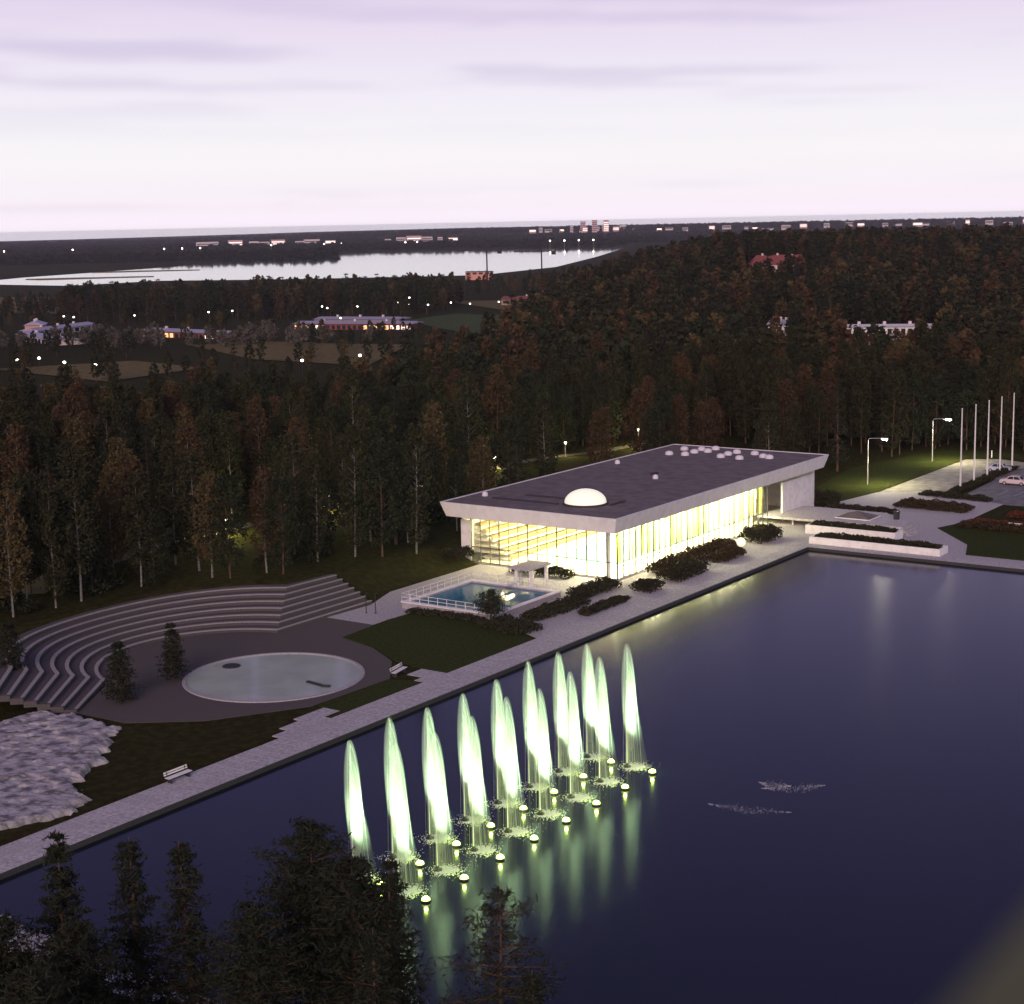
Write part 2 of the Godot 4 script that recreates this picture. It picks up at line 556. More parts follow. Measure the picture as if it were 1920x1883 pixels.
func set_camera_and_light():
	var cam := Camera3D.new()
	cam.name = "camera"
	add_child(cam)
	var yaw = -0.612671648
	var pitch = 0.16972669
	var roll = -0.0210103068
	var f = Vector3(sin(yaw) * cos(pitch), -sin(pitch), -cos(yaw) * cos(pitch))
	var r = Vector3(cos(yaw), 0, sin(yaw))
	var u = r.cross(f)
	cam.transform = Transform3D(Basis(r * cos(roll) + u * sin(roll), u * cos(roll) - r * sin(roll), -f), EYE)
	var lens := CameraAttributesPhysical.new()
	lens.frustum_focal_length = 39.06
	lens.frustum_focus_distance = 190.0
	lens.exposure_aperture = 1.5
	lens.frustum_near = 0.1
	lens.frustum_far = 20000.0
	cam.attributes = lens
	cam.fov = 34.16
	cam.near = 0.1
	cam.far = 20000.0
	cam.current = true

	var e := Environment.new()
	e.background_mode = Environment.BG_SKY
	var s := Sky.new()
	var p := PanoramaSkyMaterial.new()
	p.panorama = sky_panorama()
	s.sky_material = p
	e.sky = s
	e.tonemap_mode = Environment.TONE_MAPPER_LINEAR
	e.tonemap_exposure = 1.0
	e.volumetric_fog_enabled = true
	e.volumetric_fog_density = 0.0
	e.fog_enabled = true
	e.fog_density = 0.000035
	e.fog_light_color = Color(0.88, 0.88, 0.95)
	e.sdfgi_enabled = true
	e.ssao_enabled = true
	e.ssil_enabled = true
	var we := WorldEnvironment.new()
	we.name = "world"
	we.environment = e
	add_child(we)

	# the last afterglow behind the camera, wide and weak
	var sun := DirectionalLight3D.new()
	sun.name = "afterglow"
	sun.light_energy = 0.70
	sun.light_color = Color(1.0, 0.86, 0.80)
	sun.light_angular_distance = 30.0
	sun.shadow_enabled = true
	add_child(sun)
	sun.look_at_from_position(Vector3.ZERO, Vector3(sin(deg_to_rad(-24.0)), -0.36, -cos(deg_to_rad(-24.0))), Vector3.UP)

func omni(parent, at, energy, color, size = 0.2):
	var l := OmniLight3D.new()
	l.name = "light"
	l.position = at
	l.light_energy = energy
	l.light_color = color
	l.light_size = size
	l.omni_range = 60.0
	l.omni_attenuation = 2.0
	l.shadow_enabled = true
	parent.add_child(l, true)

func spot(parent, at, to, angle, energy, color, size = 0.15):
	var l := SpotLight3D.new()
	l.name = "light"
	l.light_energy = energy
	l.light_color = color
	l.light_size = size
	l.spot_angle = angle
	l.spot_angle_attenuation = 1.0
	l.spot_range = 60.0
	l.spot_attenuation = 2.0
	l.shadow_enabled = true
	parent.add_child(l, true)
	var d = (to - at).normalized()
	l.transform = Transform3D(Basis.looking_at(d, Vector3.RIGHT if absf(d.y) > 0.95 else Vector3.UP), at)


# ------------------------------------------------------------------ ground and paving
func amph_paths():
	# [front edge of the lowest tier, back edge of the top tier], three runs with mitred folds
	var runs = []
	runs.append([[Vector2(-31.0, 56.4), Vector2(-31.0, 73.0)], [Vector2(-39.0, 54.6), Vector2(-39.6, 61.8)]])
	var b = []
	var t = []
	var far = [Vector2(-39.6, 61.8), Vector2(-43.6, 64.6), Vector2(-47.0, 69.2), Vector2(-49.2, 75.4), Vector2(-49.9, 82.0), Vector2(-49.6, 88.0), Vector2(-48.4, 93.6), Vector2(-46.0, 98.6), Vector2(-42.6, 102.4), Vector2(-38.5, 105.2)]
	var c0 = Vector2(-28.8, 85.0)
	for i in 25:
		var s = i / 24.0
		var a = lerpf(-100.0, -254.0, s)
		var rr = lerpf(12.15, 12.5, s) - 0.9 * sin(PI * s)
		b.append(c0 + Vector2(cos(deg_to_rad(a)), sin(deg_to_rad(a))) * rr)
		var q = minf(s * 9.0, 8.999)
		var k = int(q)
		var p0 = far[max(k - 1, 0)]
		var p3 = far[min(k + 2, 9)]
		t.append(far[k].cubic_interpolate(far[k + 1], p0, p3, q - k))
	b[0] = Vector2(-31.0, 73.0)
	runs.append([b, t])
	runs.append([[b[24], Vector2(-26.4, 105.6)], [t[24], Vector2(-32.6, 111.4)]])
	return runs

func make_ground():
	var runs = amph_paths()
	var poly := PackedVector2Array()
	for r in runs:
		for p in r[1]:
			poly.append(p)
	for p in [Vector2(-26.4, 105.6), Vector2(-25.5, 90.0), Vector2(-25.5, 60.0), Vector2(-31.0, 56.4)]:
		poly.append(p)
	amph_poly = poly
	var xs = []
	var zs = []
	var grow = func(out: Array, lo, hi, far_lo, far_hi, step):
		var a = []
		var q = lo
		var s = step
		while q > far_lo:
			s *= 1.22
			q -= s
			a.append(maxf(q, far_lo))
		a.reverse()
		out.append_array(a)
		q = lo
		while q < hi:
			out.append(q)
			q += step
		s = step
		while q < far_hi:
			out.append(q)
			s *= 1.22
			q += s
		out.append(far_hi)
	grow.call(xs, -120.0, 112.0, -9500.0, 5000.0, 2.0)
	grow.call(zs, -112.0, 190.0, -10500.0, 5000.0, 2.0)
	# mid range: finer rows than the growth gives
	var extra = func(a: Array, lo, hi, step):
		var q = lo
		while q < hi:
			a.append(q)
			q += step
		a.append_array([0.0, 0.02])
		a.sort()
	extra.call(xs, -700.0, -130.0, 17.0)
	extra.call(zs, -1150.0, -118.0, 17.0)
	zs.append_array([141.0, 141.02])
	zs.sort()
	var v := PackedVector3Array()
	var n := PackedVector3Array()
	var idx := PackedInt32Array()
	for z in zs:
		for x in xs:
			v.append(on(x, z))
			var e = 2.0
			n.append(Vector3(H(x - e, z) - H(x + e, z), 2 * e, H(x, z - e) - H(x, z + e)).normalized() if absf(x - 0.0) > 3.0 and absf(z) > 3.0 else Vector3.UP)
	var w = xs.size()
	for j in zs.size() - 1:
		for i in w - 1:
			var a = j * w + i
			idx.append_array([a, a + 1, a + w + 1, a, a + w + 1, a + w])
	var m := ArrayMesh.new()
	var arr := []
	arr.resize(Mesh.ARRAY_MAX)
	arr[Mesh.ARRAY_VERTEX] = v
	arr[Mesh.ARRAY_NORMAL] = n
	arr[Mesh.ARRAY_INDEX] = idx
	m.add_surface_from_arrays(Mesh.PRIMITIVE_TRIANGLES, arr)
	struct("ground", m, M.grass)
	print("ground ", v.size())

func slab_pavement(called, x0, x1, z0, z1, sx, sz, top):
	# a bed with single paving slabs laid on it, joints open
	var bed := MB.new()
	bed.slab(Vector3(x0, top - 0.35, z0), Vector3(x1, top - 0.03, z1))
	var o = struct(called, bed, M.joint)
	var nx = maxi(1, roundi((x1 - x0) / sx))
	var nz = maxi(1, roundi((z1 - z0) / sz))
	var wx = (x1 - x0) / nx
	var wz = (z1 - z0) / nz
	var kinds = []
	for k in 3:
		var b := MB.new()
		b.slab(Vector3(-wx / 2 + 0.02, -0.04, -wz / 2 + 0.02), Vector3(wx / 2 - 0.02, 0.0, wz / 2 - 0.02), 0.012)
		kinds.append(b.mesh())
	var ms = [M.paving, M.paving_b, M.paving_c, M.paving]
	for i in nx:
		for j in nz:
			var s = part(o, "paving_slab", kinds[0], ms[rng.randi() % 4])
			s.position = Vector3(x0 + (i + 0.5) * wx, top + rng.randf_range(-0.006, 0.004), z0 + (j + 0.5) * wz)
			s.rotation = Vector3(rng.randf_range(-0.002, 0.002), 0, rng.randf_range(-0.002, 0.002))

func make_paving():
	# the long quay, the plaza beside the hall and the end strip of the basin
	slab_pavement("quay", -4.4, -0.12, -2.4, 142.0, 2.14, 1.2, 0.0)
	var p := MB.new()
	p.prism(PV([[-30.6, 57.2], [-33.2, 50.0], [-33.0, 33.8], [-34.9, 31.0], [-12.0, 31.0], [-12.0, -30.0], [-9.4, -47.0], [-2.0, -52.0], [2.0, -50.4], [12.0, -45.4], [12.0, -30.0], [70.0, -30.0], [70.0, -2.4], [-4.4, -2.4], [-4.4, 60.2], [-10.6, 57.0], [-10.6, 56.9], [-24.0, 57.6], [-24.2, 64.6], [-31.0, 64.6]]), -0.4, -0.012)
	struct("plaza_paving", p, M.paving_b)
	var e := MB.new()
	e.slab(Vector3(-0.12, -0.3, -2.4), Vector3(70, -0.005, -0.12))
	struct("basin_end_walk", e, M.paving)
	# stone edge and wall of the basin
	var k := MB.new()
	k.slab(Vector3(-0.12, -1.6, -0.12), Vector3(0.12, -0.02, 141.0))
	k.slab(Vector3(0.12, -1.6, -0.12), Vector3(70, -0.02, 0.12))
	struct("basin_edge", k, M.kerb)
	# two stepped landings that reach from the quay to the lawn
	var l := MB.new()
	l.prism(PV([[-4.4, 101.2], [-5.4, 101.2], [-5.4, 99.2], [-6.4, 99.2], [-6.4, 96.4], [-7.2, 96.4], [-7.2, 92.2], [-5.2, 92.2], [-5.2, 94.4], [-4.4, 94.4]]), -0.3, -0.004)
	struct("stepped_landing", l, M.paving)
	var l2 := MB.new()
	l2.prism(PV([[-4.4, 80.4], [-5.6, 80.4], [-5.6, 79.0], [-7.6, 79.0], [-7.6, 76.6], [-4.4, 76.6]]), -0.3, -0.004)
	struct("stepped_landing", l2, M.paving)
	# gravel round the wading pool
	var g := MB.new()
	g.prism(PV([[-26.4, 105.6], [-31.4, 97.6], [-36.0, 96.0], [-41.5, 90.0], [-41.5, 80.0], [-37.0, 74.0], [-31.4, 72.6], [-31.4, 64.6], [-24.2, 64.6], [-22.6, 66.4], [-23.2, 70.9], [-17.4, 72.6], [-12.2, 75.8], [-8.2, 81.0], [-8.6, 92.4], [-14.0, 101.0], [-20.0, 105.4]]), -0.3, -0.03)
	struct("gravel_court", g, M.gravel)
	# drive and car park
	var d := MB.new()
	d.prism(PV([[-9.2, -46.9], [-2.0, -51.9], [1.0, -51.9], [1.0, -70.0], [3.6, -88.8], [-4.0, -92.0], [-9.4, -89.0]]), -0.3, -0.018)
	struct("drive", d, M.asphalt)
	var c := MB.new()
	c.prism(PV([[3.8, -50.4], [12.0, -45.4], [70.0, -45.4], [70.0, -86.0], [3.6, -88.7], [1.1, -70.0], [3.0, -69.0]]), -0.3, -0.022)
	struct("car_park", c, M.asphalt_dark)
	var ln := MB.new()
	for i in 12:
		ln.box(Vector3(8.5 + i * 2.6, -0.016, -56.0), Vector3(0.12, 0.008, 5.0))
	struct("parking_lines", ln, M.line)
	# lit verge north of the drive
	struct("verge", drape(PV([[-19.0, -40.0], [-12.4, -31.0], [-9.9, -46.9], [-9.9, -91.0], [-4.0, -94.0], [30.0, -92.0], [30.0, -100.0], [-18.0, -100.0], [-24.0, -70.0]]), 2.0, 0.05), M.lawn)
	# water
	var wtr := MB.new()
	wtr.flat(PV([[0.1, 0.1], [109.0, 0.1], [109.0, 142.5], [0.1, 142.5]]), WATER)
	struct("basin_water", wtr, M.basin_water)
	print("paving")


# ------------------------------------------------------------------ amphitheatre, pools
func make_amphitheatre():
	var o = thing("amphitheatre", "stone amphitheatre of curved and folded seat tiers left of the outdoor pool", "amphitheatre")
	var runs = amph_paths()
	var tiers = 7
	var rise = 0.355
	for r in runs:
		var B = r[0]
		var T = r[1]
		for k in tiers:
			var y1 = rise * (k + 1)
			var y0 = rise * k - 0.3
			var st := MB.new()
			var se := MB.new()
			for i in B.size() - 1:
				var q = []
				for s in [k / float(tiers), (k + 1.0) / tiers, (k + 0.24) / tiers]:
					q.append(B[i].lerp(T[i], s))
					q.append(B[i + 1].lerp(T[i + 1], s))
				var f = func(p, y): return Vector3(p.x, y, p.y)
				# solid step
				st.quad(f.call(q[1], y0), f.call(q[0], y0), f.call(q[0], y1 - 0.07), f.call(q[1], y1 - 0.07))
				st.quad(f.call(q[0], y1 - 0.07), f.call(q[2], y1 - 0.07), f.call(q[3], y1 - 0.07), f.call(q[1], y1 - 0.07))
				# pale seat plank along its front, a little over the riser
				var o0 = q[0] + (q[0] - q[2]).normalized() * 0.05
				var o1 = q[1] + (q[1] - q[3]).normalized() * 0.05
				se.quad(f.call(o0, y1), f.call(q[4], y1), f.call(q[5], y1), f.call(o1, y1))
				se.quad(f.call(o1, y1 - 0.09), f.call(o0, y1 - 0.09), f.call(o0, y1), f.call(o1, y1))
				se.quad(f.call(q[4], y1), f.call(q[4], y1 - 0.07), f.call(q[5], y1 - 0.07), f.call(q[5], y1))
				if i == 0:
					st.quad(f.call(q[0], y0), f.call(q[2], y0), f.call(q[2], y1 - 0.07), f.call(q[0], y1 - 0.07))
				if i == B.size() - 2:
					st.quad(f.call(q[1], y0), f.call(q[3], y0), f.call(q[3], y1 - 0.07), f.call(q[1], y1 - 0.07))
			part(o, "step", st, M.tread)
			part(o, "seat", se, M.seat)

func make_wading_pool():
	var c = Vector3(-18.8, 0.0, 86.6)
	var o = thing("wading_pool", "round pale wading pool with a white rim on the gravel court", "pool", c)
	var rim := MB.new()
	rim.lathe([[8.8, -0.3], [8.8, 0.05], [8.85, 0.09], [9.15, 0.09], [9.2, 0.05], [9.2, -0.3]].map(func(p): return [p[0], p[1]]), 96)
	part(o, "rim", rim, M.concrete)
	var fl := MB.new()
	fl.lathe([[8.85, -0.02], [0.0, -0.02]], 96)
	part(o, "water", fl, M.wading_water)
	var g := MB.new()
	g.lathe([[0.95, -0.05], [0.95, 0.04], [0.85, 0.10], [0.0, 0.10]], 24, Vector3(-6.6, 0, -0.6))
	part(o, "drain_cover", g, M.black_metal)
	var pk := MB.new()
	pk.box(Vector3.ZERO, Vector3(2.6, 0.16, 0.34), Basis(Vector3.UP, -0.15))
	pk.box(Vector3(1.5, 0.04, 0.2), Vector3(0.9, 0.2, 0.3), Basis(Vector3.UP, 0.4))
	whole("fallen_plank", pk, M.black_metal, "dark wooden plank lying in the round wading pool", "plank", "", Vector3(-13.2, 0.06, 86.6))

func make_outdoor_pool():
	var x0 = -26.2
	var x1 = -12.8
	var z0 = 42.6
	var z1 = 56.6
	var top = 0.85
	var o = thing("outdoor_pool", "raised rectangular outdoor swimming pool with pale walls and white railings", "pool", Vector3(0, 0, 0))
	var w := MB.new()
	var t = 0.55
	w.slab(Vector3(x0, -0.2, z0), Vector3(x1, top - 0.12, z0 + t))
	w.slab(Vector3(x0, -0.2, z1 - t), Vector3(x1, top - 0.12, z1))
	w.slab(Vector3(x0, -0.2, z0 + t), Vector3(x0 + t, top - 0.12, z1 - t))
	w.slab(Vector3(x1 - t, -0.2, z0 + t), Vector3(x1, top - 0.12, z1 - t))
	part(o, "wall", w, M.concrete)
	var c := MB.new()
	var g = 0.12
	c.slab(Vector3(x0 - g, top - 0.12, z0 - g), Vector3(x1 + g, top, z0 + t), 0.03)
	c.slab(Vector3(x0 - g, top - 0.12, z1 - t), Vector3(x1 + g, top, z1 + g), 0.03)
	c.slab(Vector3(x0 - g, top - 0.12, z0 + t), Vector3(x0 + t, top, z1 - t), 0.03)
	c.slab(Vector3(x1 - t, top - 0.12, z0 + t), Vector3(x1 + g, top, z1 - t), 0.03)
	part(o, "coping", c, M.white)
	var wa := MB.new()
	wa.slab(Vector3(x0 + t, -0.1, z0 + t), Vector3(x1 - t, top - 0.3, z1 - t))
	part(o, "water", wa, M.pool_water)
	for side in 3:
		var a = [Vector3(x0, top, z1), Vector3(x0, top, z0), Vector3(x0, top, z0)][side]
		var b = [Vector3(x1, top, z1), Vector3(x0, top, z1), Vector3(x1, top, z0)][side]
		var rl := MB.new()
		for y in [0.5, 0.95]:
			rl.tube([a + Vector3.UP * y, b + Vector3.UP * y], [0.035, 0.035], 6)
		var rail = part(o, "railing", rl, M.white)
		var n = 10
		for i in n + 1:
			var ps := MB.new()
			var q = a.lerp(b, i / float(n))
			ps.tube([q, q + Vector3.UP * 0.98], [0.04, 0.035], 6)
			part(rail, "post", ps, M.white)
	# diving platform at the far side of the pool
	var d = thing("diving_platform", "small flat-roofed diving platform beside the outdoor pool", "platform", Vector3(-19.6, 0, 39.2))
	var s := MB.new()
	s.slab(Vector3(-1.6, 2.45, -2.6), Vector3(1.5, 2.75, 2.3), 0.04)
	part(d, "deck", s, M.concrete)
	for q in [[-1.1, -2.0], [1.1, -2.0], [-1.1, 1.4], [1.1, 1.4]]:
		var cl := MB.new()
		cl.slab(Vector3(q[0] - 0.17, -0.1, q[1] - 0.17), Vector3(q[0] + 0.17, 2.45, q[1] + 0.17))
		part(d, "column", cl, M.white)
	var ld := MB.new()
	for i in 7:
		ld.box(Vector3(-1.85 - 0.0, 0.3 + i * 0.35, -0.6), Vector3(0.06, 0.05, 0.6))
	ld.box(Vector3(-1.85, 1.5, -0.92), Vector3(0.06, 3.2, 0.06))
	ld.box(Vector3(-1.85, 1.5, -0.28), Vector3(0.06, 3.2, 0.06))
	part(d, "ladder", ld, M.galv)
	var bd := MB.new()
	bd.slab(Vector3(-0.3, 1.1, 2.3), Vector3(0.3, 1.18, 5.4))
	bd.tube([Vector3(0, 0, 2.4), Vector3(0, 1.1, 2.9)], [0.08, 0.08], 6)
	part(d, "springboard", bd, M.white)
	# two thin shower posts on the terrace corner
	for i in 2:
		var sp := MB.new()
		var at = Vector3(-28.4 + i * 1.1, 0, 60.6 - i * 0.4)
		sp.tube([Vector3.ZERO, Vector3(0, 2.3, 0), Vector3(0.12, 2.45, 0), Vector3(0.4, 2.42, 0)], [0.06, 0.05, 0.045, 0.04], 6)
		sp.lathe([[0.16, -0.02], [0.16, 0.03], [0.0, 0.03]], 10)
		whole("shower_post", sp, M.black_metal, ["thin dark shower post nearest the seat tiers, on the terrace corner", "thin dark shower post nearest the pool, on the terrace corner"][i], "post", "posts on the pool terrace", at)


# ------------------------------------------------------------------ the hall
func make_hall():
	var o = thing("swimming_hall", "glazed swimming hall glowing yellow under a dark flat roof with white fascia", "building", Vector3.ZERO)
	var rt = 8.6
	var X0 = -37.2
	var X1 = -9.8
	var Z0 = -28.7
	var Z1 = 34.5
	# roof deck with a low kerb
	var r := MB.new()
	r.slab(Vector3(X0 + 0.25, rt - 0.35, Z0 + 0.25), Vector3(X1 - 0.25, rt - 0.08, Z1 - 0.25))
	var roof = part(o, "roof", r, M.roof)
	# outward-leaning fascia: top edge wider than the bottom edge
	var names = 0
	var fb = 6.25
	var fo = 6.62
	var inn = 0.6
	var top = [Vector3(X0, rt, Z1), Vector3(X1, rt, Z1), Vector3(X1, rt, Z0), Vector3(X0, rt, Z0)]
	var bot = [Vector3(X0 + inn, fo, Z1 - inn), Vector3(X1 - inn, fo, Z1 - inn), Vector3(X1 - inn, fo, Z0 + inn), Vector3(X0 + inn, fo, Z0 + inn)]
	for i in 4:
		var j = (i + 1) % 4
		var f := MB.new()
		f.quad(bot[i], bot[j], top[j], top[i])
		var inw = func(p): return p + (Vector3((X0 + X1) / 2, p.y, (Z0 + Z1) / 2) - p) * Vector3(0.28 / 13.7, 0, 0.28 / 31.6)
		f.quad(top[i], top[j], inw.call(top[j]), inw.call(top[i]))
		f.quad(inw.call(top[j]), inw.call(top[i]), inw.call(top[i]) - Vector3(0, 0.2, 0), inw.call(top[j]) - Vector3(0, 0.2, 0))
		part(o, "fascia", f, M.fascia)
	var sf := MB.new()
	sf.slab(Vector3(X0 + inn + 0.02, fo + 0.01, Z0 + inn + 0.02), Vector3(X1 - inn - 0.02, fo + 0.12, Z1 - inn - 0.02))
	part(o, "soffit", sf, M.fascia)
	var ce := MB.new()
	ce.slab(Vector3(-36.2, fb, -27.7), Vector3(SIDE + 0.1, fo, FRONT + 0.1))
	part(o, "ceiling", ce, M.hall_ceiling)
	# dome and rooflights
	var dm := MB.new()
	var prof = []
	for i in 15:
		var a = i / 14.0 * PI / 2
		prof.append([2.75 * cos(a), 1.75 * sin(a)])
	dm.lathe(prof, 48, Vector3(-19.4, rt + 0.14, 26.4))
	var dome = part(roof, "dome", dm, M.dome)
	var kb := MB.new()
	kb.lathe([[3.0, -0.15], [3.0, 0.14], [2.75, 0.14]], 48, Vector3(-19.4, rt, 26.4))
	part(roof, "dome_kerb", kb, M.roof_dark)
	for q in [[-32.0, -18.0], [-32.4, -23.6], [-29.4, -18.4], [-29.4, -21.4], [-29.7, -24.4], [-27.9, -23.1], [-28.1, -26.1], [-23.4, -18.9], [-23.6, -21.7], [-23.3, -24.1], [-20.0, -18.5], [-20.1, -23.9], [-17.6, -21.8], [-16.3, -21.2], [-34.8, 27.5], [-34.2, -6.0], [-21.8, 4.0]]:
		var sk := MB.new()
		var small = 0.42 if q[1] > -10 else 0.66
		sk.lathe([[small, -0.1], [small, 0.22], [small * 0.9, 0.34], [small * 0.6, 0.5], [0.0, 0.58]], 16, Vector3(q[0], rt - 0.02, q[1]))
		part(roof, "skylight", sk, M.skylight)
	for q in [[Vector3(-27.5, rt, 28.6), Vector3(10.5, 0.16, 0.5)], [Vector3(-27.0, rt, 24.6), Vector3(6.0, 0.16, 0.4)], [Vector3(-15.8, rt, 24.4), Vector3(0.5, 0.16, 3.6)], [Vector3(-24.0, rt, 0.6), Vector3(0.5, 0.4, 1.6)]]:
		var du := MB.new()
		du.slab(q[0] - q[1] / 2, q[0] + q[1] / 2)
		part(roof, "roof_duct", du, M.roof_dark)
	# floor and solid walls
	var fl := MB.new()
	fl.slab(Vector3(-36.0, -0.4, -27.4), Vector3(SIDE + 0.05, 0.10, FRONT + 0.05))
	part(o, "floor", fl, M.hall_floor)
	var ws = [[Vector3(-36.2, -0.3, -27.4), Vector3(-35.9, fb, FRONT - 0.1)], [Vector3(-36.2, -0.3, -27.7), Vector3(SIDE, fb, -27.4)], [Vector3(-36.2, -0.3, FRONT - 0.1), Vector3(-34.6, 5.75, FRONT + 0.16)], [Vector3(SIDE - 0.15, -0.3, -27.4), Vector3(SIDE + 0.12, 5.75, -16.2)]]
	for w in ws:
		var b := MB.new()
		b.slab(w[0], w[1])
		part(o, "wall", b, M.white)
	var iw := MB.new()
	iw.slab(Vector3(-35.9, 0.1, -11.6), Vector3(-15.0, fb, -11.35))
	part(o, "partition", iw, M.hall_wall)
	# set-back strips of wall above the solid ends
	for w in [[Vector3(-35.9, 5.7, FRONT - 1.0), Vector3(-34.6, fb, FRONT - 0.9)], [Vector3(SIDE - 1.1, 5.7, -27.4), Vector3(SIDE - 1.0, fb, -16.2)]]:
		var b := MB.new()
		b.slab(w[0], w[1])
		part(o, "set_back_wall", b, M.white)
	# recessed entrance bay between the long glazing and the end wall
	var en := MB.new()
	en.slab(Vector3(SIDE - 3.2, 0.1, -16.2), Vector3(SIDE - 3.0, fb, -11.4))
	part(o, "recess_wall", en, M.hall_wall)
	for i in 5:
		var sh := MB.new()
		sh.slab(Vector3(SIDE - 2.9, 1.3 + 0.0, -15.6 + i * 0.85), Vector3(SIDE - 2.6, 3.5, -15.0 + i * 0.85))
		part(o, "door_panel", sh, M.wood)
	# window walls: frame, then every pane by itself
	window_wall(o, Vector3(-34.6, 0.1, FRONT), Vector3(SIDE, 0.1, FRONT), 15, fb)
	window_wall(o, Vector3(SIDE, 0.1, FRONT), Vector3(SIDE, 0.1, -11.4), 28, fb)
	var col := MB.new()
	col.slab(Vector3(-13.55, 0.1, FRONT - 0.55), Vector3(-13.1, fb, FRONT - 0.15))
	part(o, "column", col, M.white)
	for i in 7:
		for x in [-34.6, -14.2]:
			var c2 := MB.new()
			c2.tube([Vector3(x, 0.1, 25.0 - i * 6.0), Vector3(x, fb, 25.0 - i * 6.0)], [0.16, 0.16], 10)
			part(o, "column", c2, M.white)
	# plinth under the long glazing
	var pl := MB.new()
	pl.slab(Vector3(SIDE - 0.1, -0.3, -11.4), Vector3(SIDE + 0.25, 0.1, FRONT + 0.25))
	pl.slab(Vector3(-34.6, -0.3, FRONT - 0.1), Vector3(SIDE - 0.1, 0.1, FRONT + 0.25))
	part(o, "plinth", pl, M.concrete)

	# inside: water, spectators' stand, curtains, ceiling lights
	var pw := MB.new()
	pw.slab(Vector3(-27.0, 0.1, -6.0), Vector3(-16.0, 0.16, 24.0))
	var ip = thing("indoor_pool", "indoor swimming pool inside the glazed hall", "pool")
	part(ip, "water", pw, M.hall_water)
	var kc := MB.new()
	for e in [[-27.5, -27.0, -6.5, 24.5], [-16.0, -15.5, -6.5, 24.5], [-27.0, -16.0, -6.5, -6.0], [-27.0, -16.0, 24.0, 24.5]]:
		kc.slab(Vector3(e[0], 0.1, e[2]), Vector3(e[1], 0.28, e[3]))
	part(ip, "edge", kc, M.white)
	var sd = thing("spectator_stand", "tiered wooden spectator stand inside the hall against its long back wall", "stand")
	for k in 6:
		var b := MB.new()
		b.slab(Vector3(-35.9, 0.1 + k * 0.82 * 0.98, -10.0), Vector3(-29.8 - k * 1.02, 0.34 + k * 0.82, 28.6))
		part(sd, "tier", b, M.hall_wall)
		var bn := MB.new()
		bn.slab(Vector3(-30.5 - k * 1.02, 0.68 + k * 0.82, -10.0), Vector3(-29.95 - k * 1.02, 0.78 + k * 0.82, 28.4))
		bn.slab(Vector3(-30.02 - k * 1.02, 0.34 + k * 0.82, -10.0), Vector3(-29.9 - k * 1.02, 0.70 + k * 0.82, 28.4))
		part(sd, "bench", bn, M.wood)
	var zc = FRONT - 0.9
	var kinds = [M.curtain_white, M.curtain_yellow, M.curtain_white, M.curtain_green]
	var kn = ["white", "yellow", "white", "green"]
	while zc > -10.6:
		var wd = rng.randf_range(0.55, 1.5)
		var k = rng.randi() % 4
		if zc > 22.0 and rng.randf() < 0.5:
			k = 3
		var cu := MB.new()
		var folds = int(wd / 0.14)
		for i in folds:
			var a = -wd * i / folds
			var b2 = -wd * (i + 1) / folds
			var d0 = 0.06 * (i % 2)
			var d1 = 0.06 * ((i + 1) % 2)
			cu.quad(Vector3(d0, 2.0, a), Vector3(d1, 2.0, b2), Vector3(d1, 6.15, b2), Vector3(d0, 6.15, a))
		whole("curtain", cu, kinds[k], "%s curtain strip hanging inside the long window wall of the hall" % kn[k], "curtain", "curtains of the long window wall", Vector3(SIDE - 0.75, 0, zc))
		zc -= wd + rng.randf_range(0.15, 0.8)
	for i in 8:
		var z = 27.5 - i * 5.2
		var cl = thing("ceiling_light", "long glowing ceiling light inside the swimming hall", "light", Vector3(-23.5, 6.12, z), "ceiling lights of the hall")
		var g := MB.new()
		g.slab(Vector3(-9.0, 0.02, -0.35), Vector3(9.0, 0.1, 0.35))
		part(cl, "diffuser", g, M.ceiling_glow)
		var al := AreaLight3D.new()
		al.name = "light"
		al.area_size = Vector2(18.0, 0.7)
		al.area_normalize_energy = true
		al.light_energy = 400.0
		al.light_color = Color(1.0, 0.95, 0.74)
		al.shadow_enabled = true
		al.rotation_degrees.x = -90
		al.position = Vector3(0, -0.02, 0)
		cl.add_child(al)
	# added strip lights, unseen, that brighten the curtains and the long window wall
	for i in 6:
		var cl = thing("added_strip_light", "added unseen strip light behind the curtains, brightening the long window wall", "light", Vector3(SIDE - 1.5, 6.12, 27.0 - i * 6.9), "added strip lights behind the curtains")
		var g := MB.new()
		g.slab(Vector3(-0.15, 0.02, -2.6), Vector3(0.15, 0.1, 2.6))
		part(cl, "diffuser", g, M.ceiling_glow)
		var al := AreaLight3D.new()
		al.name = "light"
		al.area_size = Vector2(0.3, 5.2)
		al.area_normalize_energy = true
		al.light_energy = 230.0
		al.light_color = Color(1.0, 0.97, 0.80)
		al.shadow_enabled = true
		al.rotation_degrees.x = -90
		al.position = Vector3(0, -0.02, 0)
		cl.add_child(al)
	print("hall")

